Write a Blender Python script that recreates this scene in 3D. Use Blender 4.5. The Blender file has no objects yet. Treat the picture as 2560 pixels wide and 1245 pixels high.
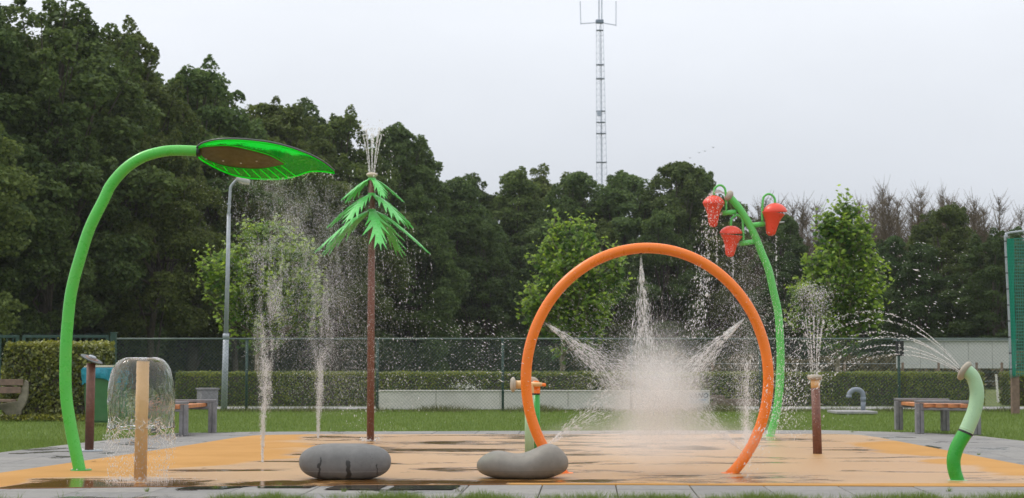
import bpy, bmesh, math, random
import numpy as np
from mathutils import Vector, Matrix, noise

random.seed(7)
RNG = np.random.default_rng(11)
S = bpy.context.scene
COL = S.collection
PI = math.pi

# ------------------------------------------------------------------ camera
CAM_H = 1.2
F_PX = 4200.0
TH = math.atan(277.5 / F_PX)
cd = bpy.data.cameras.new("camera"); cam = bpy.data.objects.new("camera", cd); COL.objects.link(cam)
cam.location = (0, 0, CAM_H); cam.rotation_euler = (PI/2 + TH, 0, 0)
cd.sensor_width = 36; cd.lens = 36 * F_PX / 2560; cd.clip_start = 0.1; cd.clip_end = 3000
cd.dof.use_dof = True; cd.dof.focus_distance = 18.0; cd.dof.aperture_fstop = 4.0
S.camera = cam

# ------------------------------------------------------------------ world + sun
SUN_EL, SUN_AZ = math.radians(52), math.radians(-62)      # azimuth from +Y, clockwise
w = bpy.data.worlds.new("World"); S.world = w; w.use_nodes = True
nt = w.node_tree; nt.nodes.clear()
N = nt.nodes.new; L = nt.links.new
out = N('ShaderNodeOutputWorld'); bg = N('ShaderNodeBackground'); L(bg.outputs[0], out.inputs[0])
sky = N('ShaderNodeTexSky'); sky.sky_type = 'NISHITA'; sky.sun_disc = False
sky.sun_elevation = SUN_EL; sky.sun_rotation = SUN_AZ % (2*PI); sky.dust_density = 3; sky.air_density = 1
tc = N('ShaderNodeTexCoord'); sep = N('ShaderNodeSeparateXYZ'); L(tc.outputs['Generated'], sep.inputs[0])
ramp = N('ShaderNodeValToRGB'); L(sep.outputs['Z'], ramp.inputs[0])
cr = ramp.color_ramp
cr.elements[0].position = 0.0; cr.elements[0].color = (5.7, 6.0, 6.55, 1)
cr.elements[1].position = 1.0; cr.elements[1].color = (16.0, 16.2, 16.6, 1)
e = cr.elements.new(0.09); e.color = (7.3, 7.65, 8.3, 1)
e = cr.elements.new(0.20); e.color = (9.6, 9.95, 10.6, 1)
e = cr.elements.new(0.5); e.color = (12.6, 12.9, 13.4, 1)
cl = N('ShaderNodeTexNoise'); cl.inputs['Scale'].default_value = 2.2; cl.inputs['Detail'].default_value = 5
cl.inputs['Roughness'].default_value = 0.55
mp = N('ShaderNodeMapping'); mp.inputs['Scale'].default_value = (1, 1, 2.5); L(tc.outputs['Generated'], mp.inputs[0]); L(mp.outputs[0], cl.inputs['Vector'])
mr = N('ShaderNodeMapRange'); mr.inputs[1].default_value = 0.3; mr.inputs[2].default_value = 0.7; mr.inputs[3].default_value = 0.93; mr.inputs[4].default_value = 1.06
L(cl.outputs[0], mr.inputs[0])
mul = N('ShaderNodeMix'); mul.data_type = 'RGBA'; mul.blend_type = 'MULTIPLY'; mul.inputs[0].default_value = 1
L(ramp.outputs[0], mul.inputs[6]); L(mr.outputs[0], mul.inputs[7])
mx = N('ShaderNodeMix'); mx.data_type = 'RGBA'; mx.inputs[0].default_value = 0.92
L(sky.outputs[0], mx.inputs[6]); L(mul.outputs[2], mx.inputs[7]); L(mx.outputs[2], bg.inputs[0])
bg.inputs[1].default_value = 0.1

sl = bpy.data.lights.new("sun", 'SUN'); sun = bpy.data.objects.new("sun", sl); COL.objects.link(sun)
sl.energy = 1.3; sl.angle = math.radians(14); sl.color = (1.0, 0.94, 0.86)
sd = Vector((math.sin(SUN_AZ)*math.cos(SUN_EL), math.cos(SUN_AZ)*math.cos(SUN_EL), math.sin(SUN_EL)))
sun.rotation_euler = (-sd).to_track_quat('-Z', 'Y').to_euler()
sun.location = sd * 40

S.view_settings.view_transform = 'Standard'; S.view_settings.look = 'None'
S.view_settings.gamma = 1; S.view_settings.exposure = 0.0; S.view_settings.use_curve_mapping = False
S.render.engine = 'CYCLES'
S.cycles.max_bounces = 10; S.cycles.transparent_max_bounces = 16; S.cycles.transmission_bounces = 10
S.cycles.volume_bounces = 6; S.cycles.sample_clamp_indirect = 4

# ------------------------------------------------------------------ pixel helpers (source pixels of the 2560x1245 photograph)
def ray(px, py):
    x = (px-1280)/F_PX; y = (622.5-py)/F_PX
    return Vector((x, math.cos(TH)-y*math.sin(TH), math.sin(TH)+y*math.cos(TH)))
def P(px, py, Y):
    d = ray(px, py); t = Y/d.y
    return Vector((d.x*t, Y, CAM_H+d.z*t))
def G(px, py, z=0.0):
    d = ray(px, py); t = (z-CAM_H)/d.z
    return Vector((d.x*t, d.y*t, z))
def mpp(Y): return Y/F_PX          # metres per source pixel

# ------------------------------------------------------------------ object helpers
def tag(o, label=None, cat=None, group=None, kind=None):
    if label: o['label'] = label
    if cat: o['category'] = cat
    if group: o['group'] = group
    if kind: o['kind'] = kind
    return o
def empty(name, loc, label, cat, group=None):
    o = bpy.data.objects.new(name, None); COL.objects.link(o); o.location = loc; o.empty_display_size = 0.1
    return tag(o, label, cat, group)
def link(name, me, mat, parent=None, world=True, smooth=False):
    o = bpy.data.objects.new(name, me); COL.objects.link(o)
    if mat and not me.materials: me.materials.append(mat)
    if smooth: me.shade_smooth()
    if parent:
        o.parent = parent
        if world:                      # verts are given in world space
            M = Matrix.Identity(4); q = parent
            while q: M = q.matrix_basis @ M; q = q.parent
            me.transform(M.inverted())
    return o
def np_mesh(name, V, Fc, tone=None):
    V = np.asarray(V, dtype=np.float32); Fc = np.asarray(Fc, dtype=np.int32)
    me = bpy.data.meshes.new(name)
    me.vertices.add(len(V)); me.vertices.foreach_set('co', V.ravel())
    n, k = Fc.shape
    me.loops.add(n*k); me.loops.foreach_set('vertex_index', Fc.ravel())
    me.polygons.add(n)
    me.polygons.foreach_set('loop_start', np.arange(0, n*k, k, dtype=np.int32))
    me.polygons.foreach_set('loop_total', np.full(n, k, dtype=np.int32))
    if tone is not None:
        a = me.attributes.new('tone', 'FLOAT', 'FACE'); a.data.foreach_set('value', np.asarray(tone, dtype=np.float32))
    me.update(calc_edges=True)
    return me

def frame(d):
    d = Vector(d).normalized()
    a = Vector((0, 0, 1)) if abs(d.z) < 0.9 else Vector((1, 0, 0))
    u = d.cross(a).normalized(); v = u.cross(d).normalized()
    return d, u, v

class MB:
    def __init__(s): s.v = []; s.f = []
    def box(s, c, size, rz=0.0, bev=0.0, M=None):
        bm = bmesh.new(); bmesh.ops.create_cube(bm, size=1)
        for q in bm.verts: q.co = Vector((q.co.x*size[0], q.co.y*size[1], q.co.z*size[2]))
        if bev: bmesh.ops.bevel(bm, geom=list(bm.edges), offset=bev, segments=2, affect='EDGES', profile=0.6)
        X = Matrix.Translation(c) @ Matrix.Rotation(rz, 4, 'Z')
        if M is not None: X = Matrix.Translation(c) @ M
        s.bm(bm, X); return s
    def bm(s, bm, X=Matrix.Identity(4)):
        o = len(s.v); bm.verts.index_update()
        for q in bm.verts: s.v.append(tuple(X @ q.co))
        for fa in bm.faces: s.f.append([o+q.index for q in fa.verts])
        bm.free(); return s
    def tube(s, pts, r, n=10, cap=True, squash=None):
        pts = [Vector(p) for p in pts]; m = len(pts)
        rs = r if hasattr(r, '__len__') else [r]*m
        o = len(s.v)
        d, u, v = frame(pts[1]-pts[0])
        for i, p in enumerate(pts):
            t = (pts[min(i+1, m-1)]-pts[max(i-1, 0)])
            if t.length < 1e-9: t = d
            t.normalize()
            u = (u - t*u.dot(t)).normalized(); v = t.cross(u)
            for k in range(n):
                a = 2*PI*k/n
                s.v.append(tuple(p + (u*math.cos(a)+v*math.sin(a))*rs[i]))
        for i in range(m-1):
            for k in range(n):
                a = o+i*n+k; b = o+i*n+(k+1) % n
                s.f.append([a, b, b+n, a+n])
        if cap:
            s.f.append([o+k for k in range(n)][::-1]); s.f.append([o+(m-1)*n+k for k in range(n)])
        return s
    def lathe(s, prof, origin, axis=(0, 0, 1), n=24, closed=True):
        d, u, v = frame(axis); O = Vector(origin); o = len(s.v); m = len(prof)
        for (r, h) in prof:
            for k in range(n):
                a = 2*PI*k/n
                s.v.append(tuple(O + d*h + (u*math.cos(a)+v*math.sin(a))*r))
        for i in range(m-1):
            for k in range(n):
                a = o+i*n+k; b = o+i*n+(k+1) % n
                s.f.append([a, b, b+n, a+n])
        if closed:
            s.f.append([o+k for k in range(n)][::-1]); s.f.append([o+(m-1)*n+k for k in range(n)])
        return s
    def poly(s, pts): 
        o = len(s.v); s.v += [tuple(p) for p in pts]; s.f.append(list(range(o, o+len(pts)))); return s
    def mesh(s, name):
        me = bpy.data.meshes.new(name); me.from_pydata(s.v, [], s.f); me.update()
        bm = bmesh.new(); bm.from_mesh(me); bmesh.ops.recalc_face_normals(bm, faces=bm.faces); bm.to_mesh(me); bm.free()
        return me
    def build(s, name, mat, parent=None, smooth=False, auto=False):
        me = s.mesh(name)
        o = link(name, me, mat, parent, True, smooth)
        if auto: me.shade_smooth(); bpyauto(me)
        return o
def bpyauto(me, ang=math.radians(38)):
    bm = bmesh.new(); bm.from_mesh(me)
    for ed in bm.edges:
        if len(ed.link_faces) == 2 and ed.calc_face_angle(0) > ang: ed.smooth = False
    bm.to_mesh(me); bm.free()
def cat(pts, n=8, closed=False):
    p = [Vector(q) for q in pts]; m = len(p); o = []
    segs = m if closed else m-1
    for i in range(segs):
        if closed: a, b, c, d = p[(i-1) % m], p[i], p[(i+1) % m], p[(i+2) % m]
        else: a, b, c, d = p[max(i-1, 0)], p[i], p[i+1], p[min(i+2, m-1)]
        for k in range(n):
            t = k/n
            o.append(0.5*((2*b)+(c-a)*t+(2*a-5*b+4*c-d)*t*t+(3*b-a-3*c+d)*t**3))
    if not closed: o.append(p[-1])
    return o

# ------------------------------------------------------------------ materials
def mat_base(name):
    m = bpy.data.materials.new(name); m.use_nodes = True
    return m, m.node_tree, m.node_tree.nodes['Principled BSDF']
def pm(name, col, rough=0.5, var=0.12, scale=8.0, bump=0.0, bscale=60.0, metal=0.0, spec=0.5, dirt=None, dirt_amt=0.3, coat=0.0):
    m, t, b = mat_base(name); n = t.nodes.new; l = t.links.new
    b.inputs['Roughness'].default_value = rough; b.inputs['Metallic'].default_value = metal
    b.inputs['Specular IOR Level'].default_value = spec; b.inputs['Coat Weight'].default_value = coat
    c = n('ShaderNodeTexCoord'); no = n('ShaderNodeTexNoise'); no.inputs['Scale'].default_value = scale; no.inputs['Detail'].default_value = 6
    l(c.outputs['Object'], no.inputs['Vector'])
    r = n('ShaderNodeMapRange'); r.inputs[1].default_value = 0.3; r.inputs[2].default_value = 0.7
    r.inputs[3].default_value = 1-var; r.inputs[4].default_value = 1+var; l(no.outputs[0], r.inputs[0])
    x = n('ShaderNodeMix'); x.data_type = 'RGBA'; x.blend_type = 'MULTIPLY'; x.inputs[0].default_value = 1
    x.inputs[6].default_value = (*col, 1); l(r.outputs[0], x.inputs[7])
    last = x.outputs[2]
    if dirt:
        n2 = n('ShaderNodeTexNoise'); n2.inputs['Scale'].default_value = scale*0.6; n2.inputs['Detail'].default_value = 8
        n2.inputs['Roughness'].default_value = 0.7
        l(c.outputs['Object'], n2.inputs['Vector'])
        r2 = n('ShaderNodeMapRange'); r2.inputs[1].default_value = 0.5; r2.inputs[2].default_value = 0.72; r2.inputs[4].default_value = dirt_amt
        l(n2.outputs[0], r2.inputs[0])
        y = n('ShaderNodeMix'); y.data_type = 'RGBA'; l(r2.outputs[0], y.inputs[0]); l(last, y.inputs[6]); y.inputs[7].default_value = (*dirt, 1)
        last = y.outputs[2]
    l(last, b.inputs['Base Color'])
    if rough < 0.6:
        n5 = n('ShaderNodeTexNoise'); n5.inputs['Scale'].default_value = scale*3; n5.inputs['Detail'].default_value = 7; n5.inputs['Roughness'].default_value = 0.7; l(c.outputs['Object'], n5.inputs['Vector'])
        r5 = n('ShaderNodeMapRange'); r5.inputs[1].default_value = 0.35; r5.inputs[2].default_value = 0.65; r5.inputs[3].default_value = max(0.08, rough-0.12); r5.inputs[4].default_value = rough+0.2
        l(n5.outputs[0], r5.inputs[0]); l(r5.outputs[0], b.inputs['Roughness'])
    if bump:
        n3 = n('ShaderNodeTexNoise'); n3.inputs['Scale'].default_value = bscale; n3.inputs['Detail'].default_value = 5
        l(c.outputs['Object'], n3.inputs['Vector'])
        bp = n('ShaderNodeBump'); bp.inputs['Strength'].default_value = bump; bp.inputs['Distance'].default_value = 0.01
        l(n3.outputs[0], bp.inputs['Height']); l(bp.outputs[0], b.inputs['Normal'])
    return m
def leafmat(name, c1, c2, trans=0.35, rough=0.5, objcol=True, spec=0.3):
    m, t, b = mat_base(name); n = t.nodes.new; l = t.links.new
    at = n('ShaderNodeAttribute'); at.attribute_name = 'tone'
    x = n('ShaderNodeMix'); x.data_type = 'RGBA'; l(at.outputs['Fac'], x.inputs[0])
    x.inputs[6].default_value = (*c1, 1); x.inputs[7].default_value = (*c2, 1)
    last = x.outputs[2]
    if objcol:
        oi = n('ShaderNodeObjectInfo'); y = n('ShaderNodeMix'); y.data_type = 'RGBA'; y.blend_type = 'MULTIPLY'; y.inputs[0].default_value = 1
        l(last, y.inputs[6]); l(oi.outputs['Color'], y.inputs[7]); last = y.outputs[2]
    b.inputs['Roughness'].default_value = rough; b.inputs['Specular IOR Level'].default_value = spec
    l(last, b.inputs['Base Color'])
    tr = n('ShaderNodeBsdfTranslucent'); hs = n('ShaderNodeHueSaturation'); hs.inputs['Hue'].default_value = 0.49; hs.inputs['Value'].default_value = 1.5
    l(last, hs.inputs['Color']); l(hs.outputs[0], tr.inputs[0])
    ms = n('ShaderNodeMixShader'); ms.inputs[0].default_value = trans
    l(b.outputs[0], ms.inputs[1]); l(tr.outputs[0], ms.inputs[2]); l(ms.outputs[0], t.nodes['Material Output'].inputs[0])
    return m

M = {}
M['green'] = pm('lime green enamel', (0.085, 0.50, 0.065), 0.28, 0.05, 3, 0.02, 90, dirt=(0.2, 0.42, 0.08), dirt_amt=0.35)
M['green_light'] = pm('fresh green enamel', (0.11, 0.52, 0.10), 0.32, 0.06, 3, dirt=(0.25, 0.5, 0.15), dirt_amt=0.3)
M['green_deep'] = pm('deep green enamel', (0.02, 0.30, 0.03), 0.3, 0.06, 3)
M['mint'] = pm('pale mint enamel', (0.36, 0.56, 0.34), 0.35, 0.05, 4, dirt=(0.42, 0.5, 0.26), dirt_amt=0.4)
M['orange'] = pm('orange enamel', (0.88, 0.195, 0.012), 0.3, 0.05, 3, 0.03, 120, dirt=(0.88, 0.25, 0.03), dirt_amt=0.4)
M['red'] = pm('red plastic', (0.78, 0.065, 0.03), 0.35, 0.06, 6, 0.03, 60)
M['tan'] = pm('tan enamel', (0.70, 0.43, 0.19), 0.38, 0.06, 5, 0.03, 60, dirt=(0.6, 0.36, 0.16), dirt_amt=0.4)
M['brown'] = pm('brown enamel', (0.12, 0.045, 0.026), 0.5, 0.18, 14, 0.15, 160, dirt=(0.26, 0.14, 0.1), dirt_amt=0.5)
M['brown_wet'] = pm('brown speckled enamel', (0.17, 0.066, 0.042), 0.45, 0.35, 60, 0.4, 120, dirt=(0.32, 0.2, 0.16), dirt_amt=0.5)
M['stonecap'] = pm('beige grey cap', (0.38, 0.33, 0.26), 0.5, 0.08, 8, 0.05, 80)
M['black'] = pm('black rubber', (0.02, 0.02, 0.02), 0.5)
M['steel'] = pm('stainless steel', (0.45, 0.44, 0.42), 0.3, 0.1, 20, metal=0.9)
M['galv'] = pm('galvanised steel', (0.36, 0.39, 0.42), 0.5, 0.14, 9, metal=0.35, dirt=(0.25, 0.28, 0.28), dirt_amt=0.5)
M['fence_green'] = pm('dark green powder coat', (0.017, 0.056, 0.042), 0.45, 0.15, 8, dirt=(0.08, 0.14, 0.11), dirt_amt=0.5)
M['fence_rail'] = pm('weathered grey green rail', (0.10, 0.14, 0.12), 0.5, 0.2, 3)
M['wire'] = pm('fence wire', (0.12, 0.17, 0.15), 0.5, 0.1, 3, metal=0.3)
M['concrete'] = pm('grey concrete', (0.30, 0.295, 0.29), 0.85, 0.14, 9, 0.3, 120, dirt=(0.2, 0.19, 0.18), dirt_amt=0.5)
M['concrete_dark'] = pm('bench concrete', (0.205, 0.2, 0.205), 0.85, 0.2, 12, 0.35, 150, dirt=(0.3, 0.29, 0.28), dirt_amt=0.5)
M['concrete_old'] = pm('lichened concrete', (0.24, 0.215, 0.16), 0.9, 0.25, 10, 0.5, 90, dirt=(0.13, 0.13, 0.07), dirt_amt=0.6)
M['oldwood'] = pm('grey brown weathered wood', (0.20, 0.135, 0.10), 0.8, 0.2, 12, 0.3, 90, dirt=(0.11, 0.08, 0.06), dirt_amt=0.6)
M['wood'] = pm('oiled hardwood', (0.52, 0.20, 0.075), 0.5, 0.2, 14, 0.15, 90, dirt=(0.6, 0.33, 0.16), dirt_amt=0.5)
M['white'] = pm('off white board', (0.66, 0.63, 0.58), 0.6, 0.06, 2, 0.05, 40, dirt=(0.48, 0.45, 0.38), dirt_amt=0.5)
M['panelgrey'] = pm('pale grey board', (0.50, 0.50, 0.48), 0.6, 0.05, 1.5, dirt=(0.4, 0.4, 0.37), dirt_amt=0.5)
M['bin'] = pm('green bin plastic', (0.045, 0.15, 0.05), 0.5, 0.1, 5, 0.05, 50, dirt=(0.09, 0.16, 0.07), dirt_amt=0.5)
M['bag'] = pm('turquoise bin bag', (0.02, 0.24, 0.33), 0.3, 0.25, 12, 0.6, 16)
M['binlid'] = pm('faded bin rim', (0.38, 0.36, 0.26), 0.6, 0.15, 7)
M['pvc'] = pm('grey pvc', (0.20, 0.23, 0.27), 0.35, 0.08, 9, dirt=(0.3, 0.32, 0.33), dirt_amt=0.5)
M['bark'] = pm('bark', (0.075, 0.06, 0.045), 0.9, 0.35, 6, 0.6, 25)
M['bark_pale'] = pm('pale bark', (0.24, 0.20, 0.14), 0.85, 0.3, 9, 0.4, 30)
M['deadwood'] = pm('dead twigs', (0.145, 0.112, 0.070), 0.9, 0.2, 5)
M['brick'] = pm('weathered block', (0.22, 0.16, 0.125), 0.9, 0.25, 6, 0.4, 60)
M['mast'] = pm('mast steel', (0.42, 0.48, 0.55), 0.6, 0.1, 3)
M['mast_dark'] = pm('mast cable', (0.20, 0.25, 0.31), 0.6, 0.1, 3)
M['oak'] = leafmat('oak leaves', (0.050, 0.078, 0.024), (0.180, 0.215, 0.062), 0.36, 0.6, spec=0.2)
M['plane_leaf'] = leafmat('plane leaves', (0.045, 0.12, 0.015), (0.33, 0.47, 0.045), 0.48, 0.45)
M['hedge_leaf'] = leafmat('hedge leaves', (0.04, 0.072, 0.012), (0.25, 0.265, 0.04), 0.25, 0.55, spec=0.25)
M['hedge_big'] = leafmat('laurel hedge leaves', (0.035, 0.06, 0.012), (0.22, 0.25, 0.04), 0.25, 0.4, spec=0.5)
M['grass_leaf'] = leafmat('grass blades', (0.085, 0.145, 0.025), (0.20, 0.265, 0.06), 0.35, 0.55, spec=0.2)
M['weed'] = leafmat('weeds', (0.05, 0.07, 0.02), (0.17, 0.17, 0.07), 0.3, 0.6)
M['scrub'] = leafmat('scrub', (0.035, 0.035, 0.015), (0.14, 0.11, 0.05), 0.2, 0.7)

# water drops: clear water seen against the bright cloud; reads as pale grains
def dropmat():
    m, t, b = mat_base('water drops'); n = t.nodes.new; l = t.links.new
    b.inputs['Base Color'].default_value = (0.93, 0.92, 0.91, 1); b.inputs['Roughness'].default_value = 0.12
    b.inputs['Specular IOR Level'].default_value = 0.8
    tr = n('ShaderNodeBsdfTranslucent'); tr.inputs[0].default_value = (0.95, 0.94, 0.93, 1)
    ms = n('ShaderNodeMixShader'); ms.inputs[0].default_value = 0.45; l(b.outputs[0], ms.inputs[1]); l(tr.outputs[0], ms.inputs[2])
    tp = n('ShaderNodeBsdfTransparent'); m2 = n('ShaderNodeMixShader'); m2.inputs[0].default_value = 0.38
    l(ms.outputs[0], m2.inputs[1]); l(tp.outputs[0], m2.inputs[2]); l(m2.outputs[0], t.nodes['Material Output'].inputs[0])
    return m
M['drop'] = dropmat()
def watermat(name, bump=0.0, bs=20):
    m, t, b = mat_base(name); n = t.nodes.new; l = t.links.new
    b.inputs['Transmission Weight'].default_value = 1; b.inputs['IOR'].default_value = 1.33; b.inputs['Roughness'].default_value = 0.02
    b.inputs['Base Color'].default_value = (0.98, 0.98, 0.97, 1)
    if bump:
        c = n('ShaderNodeTexCoord'); n3 = n('ShaderNodeTexNoise'); n3.inputs['Scale'].default_value = bs; n3.inputs['Detail'].default_value = 3
        n3.inputs['Distortion'].default_value = 0.6
        l(c.outputs['Object'], n3.inputs['Vector'])
        bp = n('ShaderNodeBump'); bp.inputs['Strength'].default_value = bump; bp.inputs['Distance'].default_value = 0.012
        l(n3.outputs[0], bp.inputs['Height']); l(bp.outputs[0], b.inputs['Normal'])
    return m
M['bell'] = watermat('clear water sheet', 0.85, 7)
M['water'] = watermat('clear water')
def sheetmat():
    m, t, b = mat_base('thin spray sheet'); n = t.nodes.new; l = t.links.new
    b.inputs['Base Color'].default_value = (0.9, 0.9, 0.88, 1); b.inputs['Roughness'].default_value = 0.15
    c = n('ShaderNodeTexCoord'); no = n('ShaderNodeTexNoise'); no.inputs['Scale'].default_value = 16; no.inputs['Detail'].default_value = 4
    l(c.outputs['Object'], no.inputs['Vector'])
    r = n('ShaderNodeMapRange'); r.inputs[1].default_value = 0.38; r.inputs[2].default_value = 0.66; r.inputs[3].default_value = 0.10; r.inputs[4].default_value = 0.42
    l(no.outputs[0], r.inputs[0])
    tp = n('ShaderNodeBsdfTransparent'); ms = n('ShaderNodeMixShader'); l(r.outputs[0], ms.inputs[0]); l(tp.outputs[0], ms.inputs[1]); l(b.outputs[0], ms.inputs[2])
    l(ms.outputs[0], t.nodes['Material Output'].inputs[0]); return m
M['sheet'] = sheetmat()

def noise_node(t, vec, scale, detail=5, rough=0.55, dist=0.0, mscale=None):
    n = t.nodes.new; l = t.links.new
    if mscale:
        mp = n('ShaderNodeMapping'); mp.inputs['Scale'].default_value = mscale; l(vec, mp.inputs[0]); vec = mp.outputs[0]
    no = n('ShaderNodeTexNoise'); no.inputs['Scale'].default_value = scale; no.inputs['Detail'].default_value = detail
    no.inputs['Roughness'].default_value = rough; no.inputs['Distortion'].default_value = dist
    l(vec, no.inputs['Vector']); return no.outputs[0]
def mrange(t, v, a, b, c=0.0, d=1.0, smooth=False):
    r = t.nodes.new('ShaderNodeMapRange'); r.inputs[1].default_value = a; r.inputs[2].default_value = b
    r.inputs[3].default_value = c; r.inputs[4].default_value = d
    if smooth: r.interpolation_type = 'SMOOTHSTEP'
    t.links.new(v, r.inputs[0]); return r.outputs[0]
def math_(t, op, a, b=None, clamp=False):
    m = t.nodes.new('ShaderNodeMath'); m.operation = op; m.use_clamp = clamp
    for i, q in enumerate((a, b)):
        if q is None: continue
        if isinstance(q, (int, float)): m.inputs[i].default_value = q
        else: t.links.new(q, m.inputs[i])
    return m.outputs[0]
def mixc(t, f, a, b, blend='MIX'):
    x = t.nodes.new('ShaderNodeMix'); x.data_type = 'RGBA'; x.blend_type = blend
    if isinstance(f, (int, float)): x.inputs[0].default_value = f
    else: t.links.new(f, x.inputs[0])
    for i, q in ((6, a), (7, b)):
        if isinstance(q, tuple): x.inputs[i].default_value = (*q, 1)
        else: t.links.new(q, x.inputs[i])
    return x.outputs[2]

def padmat():
    m, t, b = mat_base('orange rubber safety surface'); n = t.nodes.new; l = t.links.new
    c = n('ShaderNodeTexCoord').outputs['Object']
    s = n('ShaderNodeSeparateXYZ'); l(c, s.inputs[0]); X, Y = s.outputs[0], s.outputs[1]
    big = noise_node(t, c, 0.33, 4, 0.5, 0.6)
    mid = noise_node(t, c, 1.1, 5, 0.55, 0.5)
    grain = noise_node(t, c, 160, 2, 0.7)
    # wetness field: wet in the middle, drying to the left and along the right edge and the near edge
    wx = mrange(t, X, -4.6, -1.4); wr = mrange(t, X, 6.6, 4.2)
    nearstrip = mrange(t, Y, 16.25, 16.5)
    left_pool = math_(t, 'MULTIPLY', mrange(t, Y, 17.5, 17.0, smooth=True), mrange(t, X, -5.4, -4.2))
    f = math_(t, 'MINIMUM', wx, wr)
    f = math_(t, 'MAXIMUM', f, left_pool)
    near2 = math_(t, 'MAXIMUM', nearstrip, mrange(t, X, 0.4, -0.2))
    f = math_(t, 'MULTIPLY', f, near2)
    f = math_(t, 'ADD', f, math_(t, 'MULTIPLY', math_(t, 'SUBTRACT', big, 0.5), 1.5))
    wet = mrange(t, f, 0.38, 0.52, smooth=True)
    # calm pools inside the wet area
    cf = noise_node(t, c, 0.75, 5, 0.6, 0.9, (0.55, 1.25, 1))
    rag = noise_node(t, c, 7, 5, 0.75, 0.8, (0.35, 1.0, 1))
    cf = math_(t, 'ADD', cf, math_(t, 'MULTIPLY', math_(t, 'SUBTRACT', rag, 0.5), 0.30))
    calm = mrange(t, cf, 0.505, 0.615, smooth=True)
    pool = math_(t, 'MULTIPLY', mrange(t, Y, 16.95, 16.7, smooth=True), mrange(t, X, 0.3, -0.6, smooth=True))
    pool = math_(t, 'MULTIPLY', pool, mrange(t, math_(t, 'ADD', mid, 0.0), 0.42, 0.5))
    calm = math_(t, 'MULTIPLY', math_(t, 'MAXIMUM', calm, pool), wet)
    dry = mixc(t, mrange(t, mid, 0.3, 0.7), (0.42, 0.215, 0.055), (0.51, 0.275, 0.085))
    dry = mixc(t, mrange(t, grain, 0.35, 0.7, 0, 0.35), dry, (0.34, 0.16, 0.04))
    wcol = mixc(t, mrange(t, big, 0.3, 0.7), (0.40, 0.215, 0.072), (0.46, 0.27, 0.110))
    col = mixc(t, wet, dry, wcol)
    col = mixc(t, calm, col, (0.17, 0.075, 0.02))
    l(col, b.inputs['Base Color'])
    rough = math_(t, 'SUBTRACT', 0.85, math_(t, 'MULTIPLY', wet, 0.47))
    rough = math_(t, 'SUBTRACT', rough, math_(t, 'MULTIPLY', calm, 0.31))
    l(rough, b.inputs['Roughness'])
    b.inputs['Specular IOR Level'].default_value = 0.5
    l(math_(t, 'ADD', 1.3, math_(t, 'MULTIPLY', wet, 0.2)), b.inputs['IOR'])
    rip = noise_node(t, c, 34, 4, 0.6, 0.4)
    bp = n('ShaderNodeBump'); bp.inputs['Distance'].default_value = 0.012
    l(math_(t, 'ADD', 0.25, math_(t, 'MULTIPLY', math_(t, 'SUBTRACT', wet, calm), 0.55)), bp.inputs['Strength'])
    rip = math_(t, 'ADD', rip, math_(t, 'MULTIPLY', noise_node(t, c, 9, 4, 0.65, 0.5), 0.9))
    g2 = math_(t, 'ADD', math_(t, 'MULTIPLY', rip, math_(t, 'SUBTRACT', wet, math_(t, 'MULTIPLY', calm, 0.85))), math_(t, 'MULTIPLY', grain, math_(t, 'SUBTRACT', 0.35, math_(t, 'MULTIPLY', wet, 0.33))))
    l(g2, bp.inputs['Height']); l(bp.outputs[0], b.inputs['Normal'])
    return m
M['pad'] = padmat()

def slabmat():
    m, t, b = mat_base('concrete paving slab'); n = t.nodes.new; l = t.links.new
    geo = n('ShaderNodeNewGeometry').outputs['Position']
    oi = n('ShaderNodeObjectInfo').outputs['Random']
    s = n('ShaderNodeSeparateXYZ'); l(geo, s.inputs[0]); X, Y = s.outputs[0], s.outputs[1]
    n1 = noise_node(t, geo, 1.2, 5, 0.6); n2 = noise_node(t, geo, 9, 6, 0.65); n3 = noise_node(t, geo, 220, 2, 0.6)
    col = mixc(t, mrange(t, n2, 0.3, 0.7), (0.185, 0.18, 0.17), (0.26, 0.252, 0.24))
    col = mixc(t, mrange(t, n3, 0.35, 0.75, 0, 0.4), col, (0.2, 0.195, 0.185))
    col = mixc(t, 1.0, col, mixc(t, oi, (0.86, 0.86, 0.87), (1.1, 1.08, 1.05)), 'MULTIPLY')
    wet = mrange(t, n1, 0.56, 0.61, smooth=True)
    wm = math_(t, 'MAXIMUM', mrange(t, X, 0.6, -0.3), mrange(t, Y, 17, 18.5))
    wet = math_(t, 'MULTIPLY', wet, wm)
    col = mixc(t, wet, col, (0.11, 0.105, 0.1))
    stain = mrange(t, noise_node(t, geo, 3.3, 6, 0.7), 0.58, 0.75, 0, 0.45)
    col = mixc(t, stain, col, (0.2, 0.19, 0.16))
    l(col, b.inputs['Base Color'])
    l(math_(t, 'SUBTRACT', 0.8, math_(t, 'MULTIPLY', wet, 0.62)), b.inputs['Roughness'])
    bp = n('ShaderNodeBump'); bp.inputs['Distance'].default_value = 0.004; bp.inputs['Strength'].default_value = 0.25
    l(n3, bp.inputs['Height']); l(bp.outputs[0], b.inputs['Normal'])
    return m
M['slab'] = slabmat()

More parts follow.
